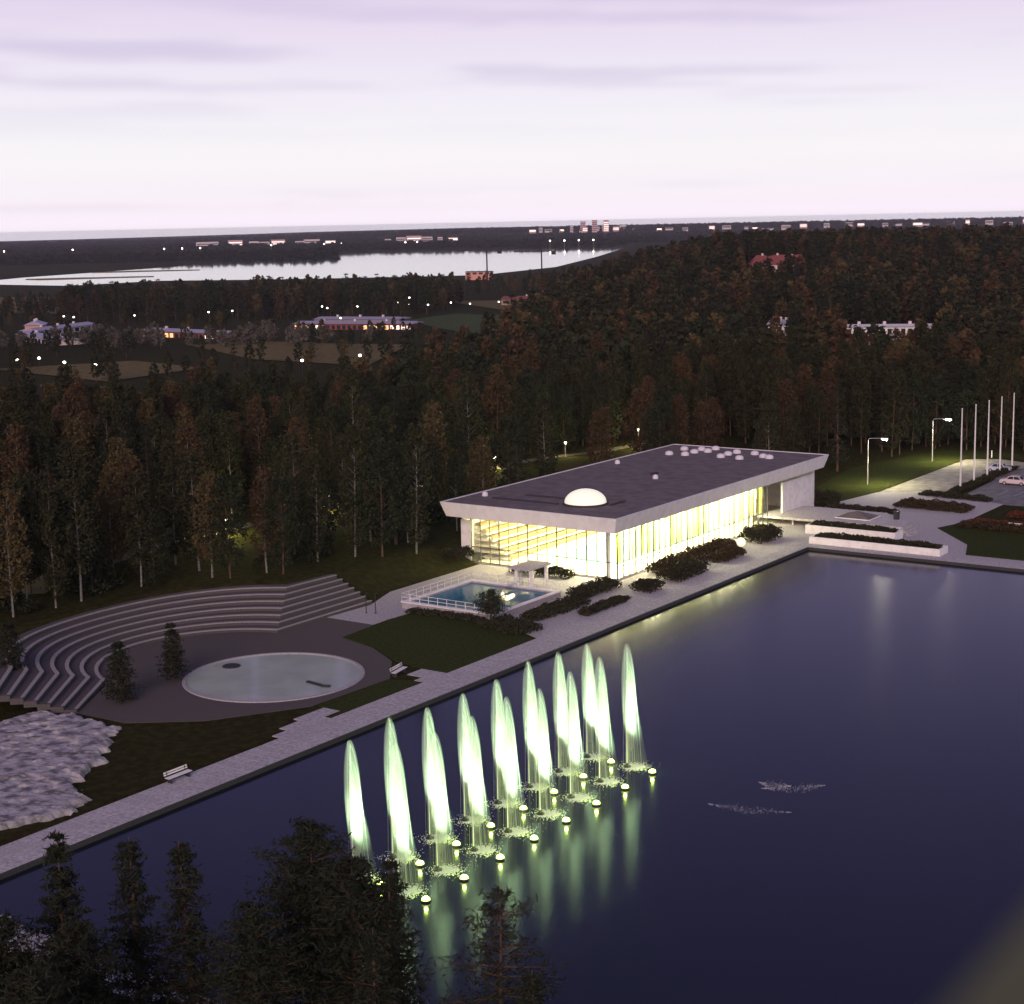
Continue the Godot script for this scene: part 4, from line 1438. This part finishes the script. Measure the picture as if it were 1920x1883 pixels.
# ------------------------------------------------------------------ woods
func make_trees():
	var kinds = []
	var mats = [M.leaf_red, M.leaf_olive, M.leaf_green, M.leaf_ochre, M.leaf_olive, M.needle, M.leaf_red]
	var labels = ["slender birch with a rusty crown in the wood behind the hall and amphitheatre", "tall birch with an olive crown in the wood behind the hall and amphitheatre", "dark green leafy tree in the wood behind the hall and amphitheatre", "birch with an ochre crown in the wood behind the hall and amphitheatre", "narrow olive birch in the wood behind the hall and amphitheatre", "dark spruce in the wood behind the hall and amphitheatre", "broad rusty birch in the wood behind the hall and amphitheatre"]
	for i in 7:
		if i == 5:
			kinds.append(conifer_meshes(17.0, 5.0, 75, 22, 4, 0.42))
		else:
			kinds.append(birch_meshes([18.5, 19.0, 15.5, 16.5, 18.0, 0.0, 17.0][i], [5.4, 5.0, 7.4, 5.8, 4.6, 0.0, 6.8][i], 50 + i, 130, 26, 0.36))
	# positions: a jittered grid over the wood, thin near the hall and path, dense further in
	var wood = PV([[-39.0, 33.0], [-41.5, 50.0], [-45.0, 58.5], [-53.0, 66.0], [-54.0, 104.0], [-48.0, 112.0], [-80.0, 128.0], [-180.0, 100.0], [-166.0, 24.0], [-142.0, -16.0], [-122.0, -44.0], [-112.0, -95.0], [-95.0, -165.0], [-60.0, -190.0], [60.0, -190.0], [60.0, -98.0], [-19.0, -101.0], [-25.0, -60.0], [-21.0, -32.0], [-40.0, -31.0]])
	var spots = []
	var x = -190.0
	while x < 62.0:
		var z = -195.0
		while z < 130.0:
			var p = Vector2(x + rng.randf_range(-1.9, 1.9), z + rng.randf_range(-1.9, 1.9))
			var keep = 1.0
			if p.x > -66.0 and p.y > -95.0:
				keep = 0.72
			elif p.x > -82.0 and p.y > -95.0:
				keep = 0.6
			if absf(p.x + 72.0) < 2.6 and p.y > -95.0:
				keep = 0.0
			if p.x > -66.0 and p.y > -84.0 and p.y < 8.0:
				keep = 0.24
			if Geometry2D.is_point_in_polygon(p, wood) and rng.randf() < keep and not near_lamp(p):
				spots.append(p)
			z += 5.2
		x += 5.2
	for p in [[-40.3, 42.8], [-44.1, 35.4], [-38.6, 37.8], [-44.4, 57.4], [-46.6, 58.0], [-48.4, 62.6], [-54.8, 71.3], [-57.7, 76.3], [-67.3, 80.0]]:
		spots.append(Vector2(p[0], p[1]))
	var e2 = Vector2(EYE.x, EYE.z)
	spots.sort_custom(func(a, b): return a.distance_squared_to(e2) < b.distance_squared_to(e2))
	print("near wood ", spots.size())
	var rest = []
	for k in 7:
		rest.append([])
	var proto = []
	for i in spots.size():
		var p = spots[i]
		var k = [0, 1, 2, 3, 4, 6, 1, 2, 5, 4, 2, 5, 1, 2][rng.randi() % 14]
		var sc = rng.randf_range(0.72, 1.0)
		var tr = Transform3D(Basis(Vector3.UP, rng.randf() * TAU).scaled(Vector3(sc, sc * rng.randf_range(0.82, 1.1), sc)), on(p.x, p.y) - Vector3.UP * 0.05)
		if i < 290:
			var o := Node3D.new()
			o.name = numbered("spruce_tree" if k == 5 else "leafy_tree" if k == 2 else "birch_tree")
			add_child(o)
			o.transform = tr
			tag(o, labels[k], "tree", "trees of the wood behind the hall")
			part(o, "trunk", kinds[k][0], M.pine_bark if k == 5 or k == 2 else M.birch_bark)
			part(o, "crown", kinds[k][1], mats[k])
		else:
			rest[k].append(tr)
	# undergrowth
	var low = [shrub_mesh(Vector3(4.0, 2.4, 4.0), 301, 420, 0.42, 0.6), shrub_mesh(Vector3(3.0, 3.2, 3.0), 302, 380, 0.42, 0.7)]
	var ug = [[], []]
	for i in 1500:
		var p = Vector2(rng.randf_range(-170, 60), rng.randf_range(-190, 112))
		if not Geometry2D.is_point_in_polygon(p, wood) or near_lamp(p) or (absf(p.x + 72.0) < 6.0 and p.y > -96.0) or (p.x > -66.0 and p.y > -84.0 and p.y < 8.0) or p.x > -47.0 and p.y > -30.0:
			continue
		ug[i % 2].append(Transform3D(Basis(Vector3.UP, rng.randf() * TAU).scaled(Vector3.ONE * rng.randf_range(0.5, 1.2)), on(p.x, p.y)))
	scatter("undergrowth", [[null, low[0]], [null, low[1]]], [M.leaf_green, M.leaf_olive], ug, "leafy undergrowth below the trees of the wood", "shrubs")
	scatter("wood", kinds, mats, rest, "deep part of the wood behind the hall", "wood")

	# woods further off: coarser trees, each zone one mass
	var farkinds = []
	for i in 5:
		farkinds.append(birch_meshes([17.0, 18.0, 16.0, 19.0, 15.0][i], [6.0, 5.0, 6.6, 4.8, 6.0][i], 90 + i, 46, 11, 1.0) if i != 3 else conifer_meshes(18.0, 5.4, 95, 14, 2, 0.9))
	var fm = [M.leaf_olive, M.leaf_red, M.leaf_green, M.needle, M.leaf_ochre]
	# [polygon in (heading, distance) degrees/metres, spacing, weights]
	var zones = [
		["hill_wood", "wooded hill on the right, rusty and dark tree crowns", [[-36.5, 380], [-35.0, 640], [-33.4, 700], [-33.0, 1100], [-34.5, 1350], [-30.0, 1500], [-12.0, 1500], [-12.0, 330], [-25.0, 395], [-30.0, 360]], 8.5, [4, 2, 4, 3, 3], 1.0],
		["belt_wood", "belt of trees between the near wood and the far field", [[-40.5, 300], [-36.5, 340], [-36.0, 480], [-38.5, 430], [-40.6, 350]], 7.5, [3, 2, 3, 2, 1], 0.92],
		["school_wood", "dark wood behind the low far school buildings", [[-50.5, 1000], [-46.5, 960], [-46.0, 930], [-41.0, 980], [-37.8, 960], [-36.6, 1150], [-37.5, 1250], [-44, 1300], [-50, 1250]], 12.0, [2, 1, 3, 3, 1], 1.1],
		["field_trees", "loose trees and bushes among the far fields and low houses", [[-56, 420], [-50, 430], [-40, 520], [-37.5, 560], [-38.5, 900], [-45, 900], [-56, 980]], 21.0, [3, 2, 4, 2, 2], 0.55],
		["shore_wood", "wood on the flat shore of the bay", [[-56, 1000], [-51.0, 1040], [-50, 1255], [-44, 1305], [-37.5, 1255], [-34.5, 1355], [-33, 1500], [-31, 1800], [-33.5, 1600], [-38, 1400], [-46, 1400], [-51, 1300], [-56, 1150]], 20.0, [2, 1, 3, 3, 1], 0.8],
	]
	for zn in zones:
		var poly := PackedVector2Array()
		for q in zn[2]:
			poly.append(polar(q[0], q[1]))
		var lo = poly[0]
		var hi = poly[0]
		for p in poly:
			lo = Vector2(min(lo.x, p.x), min(lo.y, p.y))
			hi = Vector2(max(hi.x, p.x), max(hi.y, p.y))
		var lists = [[], [], [], [], []]
		var bag = []
		for k in 5:
			for j in zn[4][k]:
				bag.append(k)
		var s = zn[3]
		var xx = lo.x
		while xx < hi.x:
			var zz = lo.y
			while zz < hi.y:
				var p = Vector2(xx + rng.randf_range(-0.42, 0.42) * s, zz + rng.randf_range(-0.42, 0.42) * s)
				if Geometry2D.is_point_in_polygon(p, poly) and not clearing(p):
					var sc = rng.randf_range(0.75, 1.15) * zn[5]
					lists[bag[rng.randi() % bag.size()]].append(Transform3D(Basis(Vector3.UP, rng.randf() * TAU).scaled(Vector3(sc * 1.1, sc, sc * 1.1)), on(p.x, p.y) - Vector3.UP * 0.1))
				zz += s
			xx += s
		scatter(zn[0], farkinds, fm, lists, zn[1], "wood")
	print("woods")

	# across the bay
	var blob = birch_meshes(14.0, 13.0, 120, 16, 7, 3.4)[1]
	var blob2 = birch_meshes(15.0, 10.0, 121, 16, 7, 3.0)[1]
	var far = [[], []]
	var bands = [[-56.0, -41.0, 3150.0, 3500.0, 900], [-41.5, -34.0, 3980.0, 4200.0, 500], [-34.6, -31.0, 3900.0, 4200.0, 260], [-57.0, -10.0, 4250.0, 4800.0, 2200], [-57.0, -10.0, 5200.0, 5600.0, 1800], [-57.0, -10.0, 6400.0, 6900.0, 2300], [-57.0, -10.0, 7600.0, 8600.0, 3200]]
	for bd in bands:
		for i in bd[4]:
			var p = polar(rng.randf_range(bd[0], bd[1]), rng.randf_range(bd[2], bd[3]))
			var sc = rng.randf_range(0.7, 1.3)
			far[i % 2].append(Transform3D(Basis(Vector3.UP, rng.randf() * TAU).scaled(Vector3(sc * 1.5, sc, sc * 1.5)), on(p.x, p.y) - Vector3.UP * 3.0))
	scatter("far_shore_wood", [[null, blob], [null, blob2]], [M.leaf_green, M.needle], far, "dark low woods on the far side of the bay", "wood")

	# young spruces on the court
	var sp = conifer_meshes(6.2, 3.0, 131, 20, 10, 0.22)
	var sp2 = conifer_meshes(6.2, 3.4, 133, 20, 10, 0.22)
	var small = [[Vector3(-26.8, -0.05, 92.8), 1.0, "young spruce at the left edge of the round wading pool", sp], [Vector3(-25.6, -0.05, 100.8), 1.02, "young spruce between the seat tiers and the wading pool, on a thin trunk", sp2], [Vector3(-38.6, 0.9, 103.4), 1.0, "spruce in front of the seat tiers at the left edge", sp2]]
	for s in small:
		var o = thing("spruce_tree", s[2], "tree", s[0], "young spruces of the court", s[1] * 5.0)
		o.scale = Vector3.ONE * s[1]
		part(o, "trunk", s[3][0], M.pine_bark)
		part(o, "crown", s[3][1], M.needle)
	var py = conifer_meshes(4.0, 3.6, 137, 14, 9, 0.2, true)
	var o2 = thing("pine_tree", "small bushy pine at the near corner of the outdoor pool", "tree", Vector3(-12.4, 0, 57.6))
	part(o2, "trunk", py[0], M.pine_bark)
	part(o2, "crown", py[1], M.needle)
	shrub("round_shrub", Vector3(-9.2, 0, 58.4), Vector3(6.4, 1.0, 4.2), 61, M.hedge, "low dark shrubs around the small pine by the pool", "plaza shrubs", -0.2)

	# big pines between the camera's tower and the basin
	var bigk = [conifer_meshes(14.0, 4.4, 141, 30, 15, 0.20), conifer_meshes(15.0, 6.4, 142, 28, 15, 0.22, true), conifer_meshes(13.5, 3.8, 143, 30, 15, 0.20), conifer_meshes(14.0, 5.6, 144, 17, 8, 0.20, true)]
	var fr = [[28.2, 152.2, 14.2, 2, "tall pointed tree at the left of the foreground row"], [24.4, 154.8, 11.6, 0, "low dark tree at the bottom left corner"], [31.6, 150.4, 14.0, 0, "slim pine second from the left in the foreground"], [34.6, 149.6, 14.2, 0, "slim pine right of the slim one in the foreground"], [37.8, 143.6, 14.6, 1, "broad tall pine in the middle of the foreground"], [41.4, 144.6, 13.6, 1, "pine right beside the broad one, before the fountain"], [43.6, 144.0, 13.8, 2, "dark pointed tree touching the fountain's left lamps"], [50.4, 144.2, 13.8, 3, "brownish pine standing apart at the right of the foreground"], [39.6, 149.8, 12.0, 1, "low broad pine at the bottom edge, left of the middle"], [34.0, 156.0, 12.0, 1, "dark pine crown at the bottom edge near the left"], [29.0, 160.0, 12.5, 1, "dark pine crown at the very bottom left"], [46.6, 149.0, 12.2, 0, "low pine at the bottom edge under the fountain"], [38.0, 162.0, 13.0, 1, "dark pine crown below the rocky bank"], [54.6, 147.6, 11.6, 0, "low pine at the bottom edge, rightmost of the row"], [29.0, 156.6, 11.4, 1, "dark pine in the bottom left corner, before the rocky bank"], [34.4, 158.0, 11.2, 1, "dark pine at the bottom edge, right of the corner pine"], [25.0, 159.0, 12.6, 1, "dark pine at the left edge of the picture, lowest of all"]]
	for i in fr.size():
		var q = fr[i]
		var hk = [14.0, 15.0, 13.5, 14.0][q[3]]
		var o = thing("pine_tree", q[4], "tree", on(q[0], q[1]), "foreground trees", i * 1.7)
		o.scale = Vector3.ONE * (q[2] / hk)
		part(o, "trunk", bigk[q[3]][0], M.pine_bark)
		part(o, "crown", bigk[q[3]][1], M.needle)
	print("trees")

# the wood keeps clear of its path lamps and of the open side below them
func near_lamp(p: Vector2):
	for q in LAMPS:
		var a = Vector2(q[0], q[1])
		var open = a + (Vector2(EYE.x, EYE.z) - a).normalized() * (26.0 if q[2] > 20 else 18.0)
		if p.distance_to(Geometry2D.get_closest_point_to_segment(p, a, open)) < 2.2:
			return true
	return false

# open ground inside the woods: pitch, fields, houses
func clearing(p: Vector2):
	for hs in [[-415, -392, 40], [-430, -362, 40], [-400, -368, 36], [-466, -292, 40], [-450, -318, 38], [-492, -272, 38], [-556, -344, 34], [-440, -428, 30], [-345, -250, 38], [-325, -165, 26]]:
		if p.distance_to(Vector2(hs[0], hs[1])) < hs[2]:
			return true
	var d = p - Vector2(EYE.x, EYE.z)
	var hd = rad_to_deg(atan2(d.x, -d.y))
	for c in [[-24.3, -20.4, 445.0, 585.0], [-26.7, -25.2, 460.0, 590.0], [-27.0, -24.7, 770.0, 925.0], [-21.0, -19.9, 800.0, 915.0]]:
		if hd > c[0] and hd < c[1] and d.length() > c[2] and d.length() < c[3]:
			return true
	return false

func scatter(called, kinds, mats, lists, label, category):
	for k in lists.size():
		if lists[k].is_empty():
			continue
		for which in 2:
			if kinds[k][which] == null or (which == 0 and called == "far_shore_wood"):
				continue
			var mm := MultiMesh.new()
			mm.transform_format = MultiMesh.TRANSFORM_3D
			mm.mesh = kinds[k][which]
			mm.instance_count = lists[k].size()
			for i in lists[k].size():
				mm.set_instance_transform(i, lists[k][i])
			var o := MultiMeshInstance3D.new()
			o.name = numbered(called)
			o.multimesh = mm
			o.material_override = mats[k] if which == 1 else M.pine_bark
			add_child(o)
			o.set_meta("kind", "stuff")
			tag(o, label, category)


# ------------------------------------------------------------------ lamps in the wood, far lamps
func make_lamps():
	var lit = LAMPS
	var words = ["brightest path lamp behind the far corner of the hall", "path lamp behind the middle of the hall", "dim path lamp left of the hall roof", "dim path lamp high behind the hall", "path lamp lighting leaves left of the hall", "path lamp behind the amphitheatre", "small dim lamp near the amphitheatre trees", "path lamp lighting the path at the left edge", "lone dim lamp deep in the left wood"]
	for i in lit.size():
		var q = lit[i]
		var o = thing("path_lamp", words[i], "lamp", on(q[0], q[1]), "lamps along the wood path")
		var hgt = 4.5 - H(q[0], q[1])
		if hgt < 1.5:
			hgt = 4.0
		var p := MB.new()
		p.tube([Vector3(0, -0.2, 0), Vector3(0, hgt - 0.25, 0)], [0.07, 0.05], 8)
		part(o, "pole", p, M.galv)
		var g := MB.new()
		g.lathe([[0.08, -0.24], [0.20, -0.15], [0.23, 0.0], [0.20, 0.12], [0.0, 0.22]], 14, Vector3(0, hgt, 0))
		part(o, "globe", g, M.lamp_warm if q[2] > 15 else M.lamp_dim)
		omni(o, Vector3(0, hgt, 0), q[2], Color(1.0, 0.95, 0.58), 0.15)
	struct("wood_path", drape(PV([[-73.4, -96.0], [-70.9, -96.0], [-70.9, 46.0], [-67.0, 72.0], [-62.0, 80.0], [-64.5, 82.5], [-70.5, 74.0], [-73.4, 50.0]]), 2.0, 0.06), M.gravel)
	# far street lamps [x, z, height, bright]
	var far = [[-340, -137, 5], [-328, -136, 6], [-316, -136, 5], [-298, -133, 5], [-232, -180, 6], [-245, -168, 5], [-535, -433, 7], [-477, -551, 7], [-446, -555, 7], [-560, -440, 6], [-523, -560, 7], [-489, -545, 6], [-521, -520, 6], [-548, -520, 6], [-505, -548, 10], [-506, -549, 6], [-167, -252, 8], [-90, -262, 7], [-430, -400, 5], [-500, -470, 7], [-575, -400, 6], [-600, -380, 6], [-620, -390, 6], [-470, -560, 6]]
	for i in far.size():
		var q = far[i]
		var at = on(q[0], q[1])
		var o = thing("distant_lamp", "tiny bright street lamp among the trees and low buildings far behind the wood", "lamp", at, "far street lamps")
		var p := MB.new()
		p.tube([Vector3(0, -0.2, 0), Vector3(0, q[2] - 0.2, 0)], [0.07, 0.05], 6)
		part(o, "pole", p, M.black_metal)
		var g := MB.new()
		g.lathe([[0.0, -0.45], [0.38, -0.25], [0.5, 0.0], [0.38, 0.25], [0.0, 0.4]], 12, Vector3(0, q[2], 0))
		part(o, "globe", g, M.lamp_far)
	for i in 14:
		var hd = [-52.0, -46.8, -46.2, -45.6, -41.4, -40.8, -38.6, -38.2, -33.6, -33.1, -32.6, -32.1, -43.2, -49.8][i]
		var p2 = polar(hd, [4240, 3960, 3965, 3970, 4240, 4245, 4240, 4245, 3880, 3880, 3885, 3890, 4240, 4230][i])
		var o = thing("distant_lamp", "tiny light on the far shore of the bay", "lamp", on(p2.x, p2.y), "lights across the bay")
		var p := MB.new()
		p.tube([Vector3(0, -1, 0), Vector3(0, 13.0, 0)], [0.3, 0.2], 6)
		part(o, "pole", p, M.galv)
		var g := MB.new()
		g.lathe([[0.0, -2.0], [1.6, -1.0], [1.9, 0.0], [1.6, 1.0], [0.0, 1.9]], 10, Vector3(0, 14.0, 0))
		part(o, "globe", g, M.lamp_far)


# ------------------------------------------------------------------ far buildings
# a long low building: a, b = ends of its near face; deep = depth behind it
func long_house(called, label, a: Vector2, b: Vector2, deep, wall_h, ridge, wm, rm, windows, lit, group = ""):
	var y = minf(H(a.x, a.y), H(b.x, b.y))
	var o = thing(called, label, "building", Vector3(a.x, y, a.y), group)
	var d = Vector3(b.x - a.x, 0, b.y - a.y)
	var ln = d.length()
	d = d.normalized()
	o.basis = Basis(d, Vector3.UP, d.cross(Vector3.UP))
	# local: x along the face, +z towards the viewer, building lies at z < 0
	var w := MB.new()
	w.slab(Vector3(0, -1.0, -deep), Vector3(ln, wall_h, 0))
	part(o, "wall", w, wm)
	var r := MB.new()
	var e = 0.8
	var f0 = Vector3(-e, wall_h, e)
	var f1 = Vector3(ln + e, wall_h, e)
	var m0 = Vector3(-e + ridge * 0.8, wall_h + ridge, -deep / 2)
	var m1 = Vector3(ln + e - ridge * 0.8, wall_h + ridge, -deep / 2)
	var k0 = Vector3(-e, wall_h, -deep - e)
	var k1 = Vector3(ln + e, wall_h, -deep - e)
	r.quad(f0, f1, m1, m0)
	r.quad(k1, k0, m0, m1)
	r.tri(k0, f0, m0)
	r.tri(f1, k1, m1)
	r.quad(k0, k1, f1, f0)
	var roof = part(o, "roof", r, rm)
	for i in 3:
		var c := MB.new()
		c.slab(Vector3(ln * (0.2 + i * 0.27), wall_h + ridge * 0.4, -deep / 2 - 0.6), Vector3(ln * (0.2 + i * 0.27) + 1.0, wall_h + ridge + 0.9, -deep / 2 + 0.4))
		part(roof, "chimney", c, M.wall_pale)
	for i in windows:
		var q := MB.new()
		var x0 = ln * (i + 0.18) / windows
		var x1 = ln * (i + 0.82) / windows
		q.slab(Vector3(x0, wall_h - 2.6, -0.05), Vector3(x1, wall_h - 0.7, 0.08))
		part(o, "window", q, M.window_warm if lit.has(i) else (M.window_pale if lit.has(-i - 1) else M.window_dark))
	return o

func make_far():
	# fields
	struct("sports_pitch", drape(PV([[-300, -330], [-262, -400], [-400, -520], [-480, -560], [-452, -480]]), 8.0, 0.4), M.pitch)
	struct("far_field", drape(PV([[-312, -215], [-250, -205], [-300, -290], [-390, -300], [-400, -270]]), 8.0, 0.3), M.field)
	struct("far_field", drape(PV([[-290, -130], [-300, -180], [-350, -195], [-370, -150]]), 8.0, 0.3), M.field)
	struct("far_field", drape(PV([[-470, -600], [-440, -640], [-560, -800], [-640, -760]]), 12.0, 0.4), M.field)
	struct("reed_flats", drape(PV([[-640, -520], [-900, -560], [-1200, -760], [-1000, -860], [-700, -700]]), 30.0, 0.4), M.field)
	# bay with reed islands
	var bay := MB.new()
	var shore = []
	for q in [[-53.5, 2060], [-50.0, 1870], [-47.0, 1960], [-43.5, 1900], [-40.0, 1880], [-36.0, 1880], [-33.4, 2150], [-32.0, 2700], [-31.0, 3500], [-31.2, 3840], [-34.0, 3760], [-37.0, 3720], [-40.0, 3560], [-42.5, 3360], [-45.0, 3080], [-45.6, 2860], [-46.6, 2660], [-49.0, 2440], [-51.5, 2260]]:
		shore.append(polar(q[0], q[1]))
	bay.flat(PackedVector2Array(shore), -13.9)
	struct("bay_water", bay, M.bay_water)
	for q in [[-47.6, 2430, 120, 14], [-49.6, 2150, 140, 16]]:
		var b := MB.new()
		var c = polar(q[0], q[1])
		var poly := PackedVector2Array()
		for i in 24:
			var a = TAU * i / 24
			var k = 1.0 + 0.3 * sin(a * 3 + q[2]) + 0.15 * sin(a * 7)
			poly.append(c + Vector2(cos(a) * q[2] * 0.5, sin(a) * q[3]).rotated(deg_to_rad(-43)) * k)
		b.prism(poly, -14.2, -13.2)
		struct("reed_island", b, M.field)
	# low school buildings, row house, others
	long_house("school_building", "long low school with a lavender metal roof and glowing windows", Vector2(-445, -383), Vector2(-385, -398), 13.0, 3.0, 1.0, M.brick_red, M.roof_metal, 22, [0, 1, 2, 13, 14, 15, 16, 17, -5, -6, -19, -20, -21, -22], "far low buildings")
	long_house("school_building", "second school wing behind the long one, plain metal roof", Vector2(-464, -419), Vector2(-418, -430), 13.0, 3.4, 1.0, M.wall_tan, M.roof_metal, 10, [], "far low buildings")
	long_house("school_building", "shorter low school with a red front and lit windows, left of the long one", Vector2(-480, -317), Vector2(-424, -312), 12.0, 3.0, 1.0, M.brick_red, M.roof_metal, 16, [0, 3, 5, 6, -14, -15], "far low buildings")
	long_house("row_house", "front wing of the pale row houses at the left edge", Vector2(-521, -280), Vector2(-464, -257), 10.0, 3.0, 1.2, M.wall_pale, M.roof_metal, 12, [2], "far low buildings")
	long_house("row_house", "rear wing of the pale row houses at the left edge", Vector2(-551, -316), Vector2(-566, -366), 10.0, 3.2, 1.2, M.wall_pale, M.roof_metal, 10, [], "far low buildings")
	long_house("white_row_house", "white flat building with dark windows among the trees on the hill", Vector2(-131, -308), Vector2(-103, -321), 9.0, 7.4, 0.6, M.white, M.white, 14, [], "houses on the hill")
	long_house("villa", "small white villa among the trees left of the white row", Vector2(-160, -314), Vector2(-153, -317), 7.0, 6.8, 1.6, M.white, M.roof_metal, 3, [], "houses on the hill")
	long_house("red_roofed_house", "large house with a broad red roof high on the wooded hill", Vector2(-304, -588), Vector2(-279, -604), 16.0, 4.0, 5.0, M.wall_pale, M.brick_red, 7, [], "houses on the hill")
	long_house("red_roofed_house", "small reddish house right of the big red roof", Vector2(-206, -560), Vector2(-196, -565), 9.0, 5.0, 4.0, M.wall_pink, M.brick_red, 3, [], "houses on the hill")
	long_house("grandstand", "long tan building with a red roof behind the sports pitch", Vector2(-540, -690), Vector2(-470, -728), 12.0, 4.0, 2.0, M.wall_tan, M.brick_red, 12, [], "far low buildings")
	long_house("pink_block", "pink block of flats by the bay near the crane", Vector2(-940, -1190), Vector2(-915, -1200), 14.0, 8.5, 0.6, M.wall_pink, M.roof_dark, 4, [], "far low buildings")
	long_house("tan_house", "tan house at the far left edge", Vector2(-600, -350), Vector2(-588, -338), 9.0, 4.0, 2.0, M.wall_pink, M.roof_metal, 3, [], "far low buildings")
	# pale willows round the row houses
	var wk = [birch_meshes(7.0, 6.0, 151, 30, 14, 0.7), birch_meshes(6.0, 6.6, 152, 30, 14, 0.7)]
	var r2 := RandomNumberGenerator.new()
	r2.seed = 77
	for i in 90:
		var t = r2.randf()
		var p = Vector2(-540, -226).lerp(Vector2(-350, -300), t) + Vector2(r2.randf_range(-18, 18), r2.randf_range(-34, 30))
		if p.distance_to(Vector2(-485, -274)) < 24 or p.distance_to(Vector2(-452, -306)) < 30 or p.distance_to(Vector2(-420, -300)) < 22:
			continue
		var o = thing("willow_tree", "pale grey-green willow among the far low houses", "tree", on(p.x, p.y), "willows round the row houses", r2.randf() * TAU)
		o.scale = Vector3.ONE * r2.randf_range(0.75, 1.2)
		part(o, "trunk", wk[i % 2][0], M.pine_bark)
		part(o, "crown", wk[i % 2][1], M.willow)
	# crane by the bay
	for c in 2:
		var at = [polar(-35.8, 1600.0), polar(-33.9, 1700.0)][c]
		var o = thing("tower_crane", ["tower crane standing before the bay", "second tower crane right of the first, before the bay"][c], "crane", on(at.x, at.y), "tower cranes")
		var m := MB.new()
		m.box(Vector3(0, 16, 0), Vector3(1.0, 34, 1.0))
		part(o, "mast", m, M.dark)
		var j := MB.new()
		j.box(Vector3(-8, 33 - c * 4, 0), Vector3(44, 1.0, 1.0), Basis(Vector3.UP, 0.5))
		part(o, "jib", j, M.dark)
		var cw := MB.new()
		cw.box(Vector3(11, 31 - c * 4, -6), Vector3(4, 3, 2))
		part(o, "counterweight", cw, M.dark)
	# the town on the horizon
	var town = []
	for i in 12:
		town.append([-34.2 + i * 0.32 + rng.randf_range(-0.1, 0.1), 6150.0 + rng.randf() * 500.0, rng.randf_range(10.0, 30.0), rng.randf_range(4.0, 20.0)])
	for i in 22:
		town.append([-30.0 + i * 0.58 + rng.randf_range(-0.26, 0.26), 5900.0 + rng.randf() * 700.0, rng.randf_range(9.0, 42.0), rng.randf_range(2.0, 13.0)])
	for i in 9:
		town.append([-45.6 + i * 0.55 + rng.randf_range(-0.2, 0.2), 5000.0 + i % 3 * 60.0, rng.randf_range(14.0, 50.0), rng.randf_range(6.0, 16.0)])
	for i in 6:
		town.append([-39.2 + i * 0.45, 5050.0 + i % 2 * 60.0, rng.randf_range(14.0, 50.0), rng.randf_range(6.0, 17.0)])
	for q in [[-32.45, 26.0], [-32.05, 30.0], [-31.65, 29.0]]:
		town.append([q[0], 6300.0, 20.0, q[1] + 8.0])
	for i in town.size():
		var q = town[i]
		var p = polar(q[0], q[1])
		var y = H(p.x, p.y)
		var tall = i >= town.size() - 3
		var o = thing("tower_block" if tall else "apartment_block", "tall tower block standing out on the skyline of the far town" if tall else "pale block of flats in the far town along the horizon", "building", Vector3(p.x, y, p.y), "blocks of the far town", deg_to_rad(-q[0]))
		var w := MB.new()
		var hh = q[3] + 6.0
		w.slab(Vector3(-q[2] / 2, -2, -7), Vector3(q[2] / 2, hh, 7))
		part(o, "wall", w, M.town_pink if i % 3 == 0 or tall else M.town)
		var r := MB.new()
		r.slab(Vector3(-q[2] / 2 - 0.5, hh, -7.5), Vector3(q[2] / 2 + 0.5, hh + 1.2, 7.5))
		part(o, "roof", r, M.roof_dark)
		var floors = maxi(2, int(hh / 8.0))
		for k in floors:
			var g := MB.new()
			var yy = 6.0 + k * (hh - 8.0) / floors
			g.slab(Vector3(-q[2] * 0.44, yy, 7.0), Vector3(q[2] * 0.44, yy + 2.4, 7.2))
			part(o, "window_band", g, M.window_pale if (i * 7 + k * 3) % 3 == 0 else M.window_dark)
	print("far")

func make_ledge():
	# coping of the viewing terrace, close to the camera and out of focus
	var o = thing("terrace_parapet", "olive terrace parapet coping, blurred, in the lower right corner", "parapet")
	var a = EYE + Vector3(-0.221, -0.30, -0.564)
	var b = EYE + Vector3(-0.2235, -0.30, -0.704)
	var d = (b - a).normalized()
	var s = d.cross(Vector3.UP).normalized()
	var m := MB.new()
	var p0 = a - d * 0.5
	var p1 = b + d * 0.3
	var pts = []
	for e in [p0, p1]:
		pts.append([e + Vector3.DOWN * 0.5, e + Vector3.DOWN * 0.03, e + s * 0.02, e + s * 0.06 + Vector3.UP * 0.012, e + s * 0.42 + Vector3.UP * 0.012, e + s * 0.46 + Vector3.DOWN * 0.5])
	for i in 5:
		m.quad(pts[0][i], pts[1][i], pts[1][i + 1], pts[0][i + 1])
	for i in range(1, 5):
		m.tri(pts[1][0], pts[1][i], pts[1][i + 1])
	part(o, "coping", m, M.ledge)


func _ready():
	rng.seed = 2024
	set_camera_and_light()
	make_materials()
	make_ground()
	make_paving()
	make_amphitheatre()
	make_wading_pool()
	make_outdoor_pool()
	make_hall()
	make_rocks()
	make_plaza()
	make_far()
	make_trees()
	make_fountain()
	make_ripple_streaks()
	make_lamps()
	make_ledge()
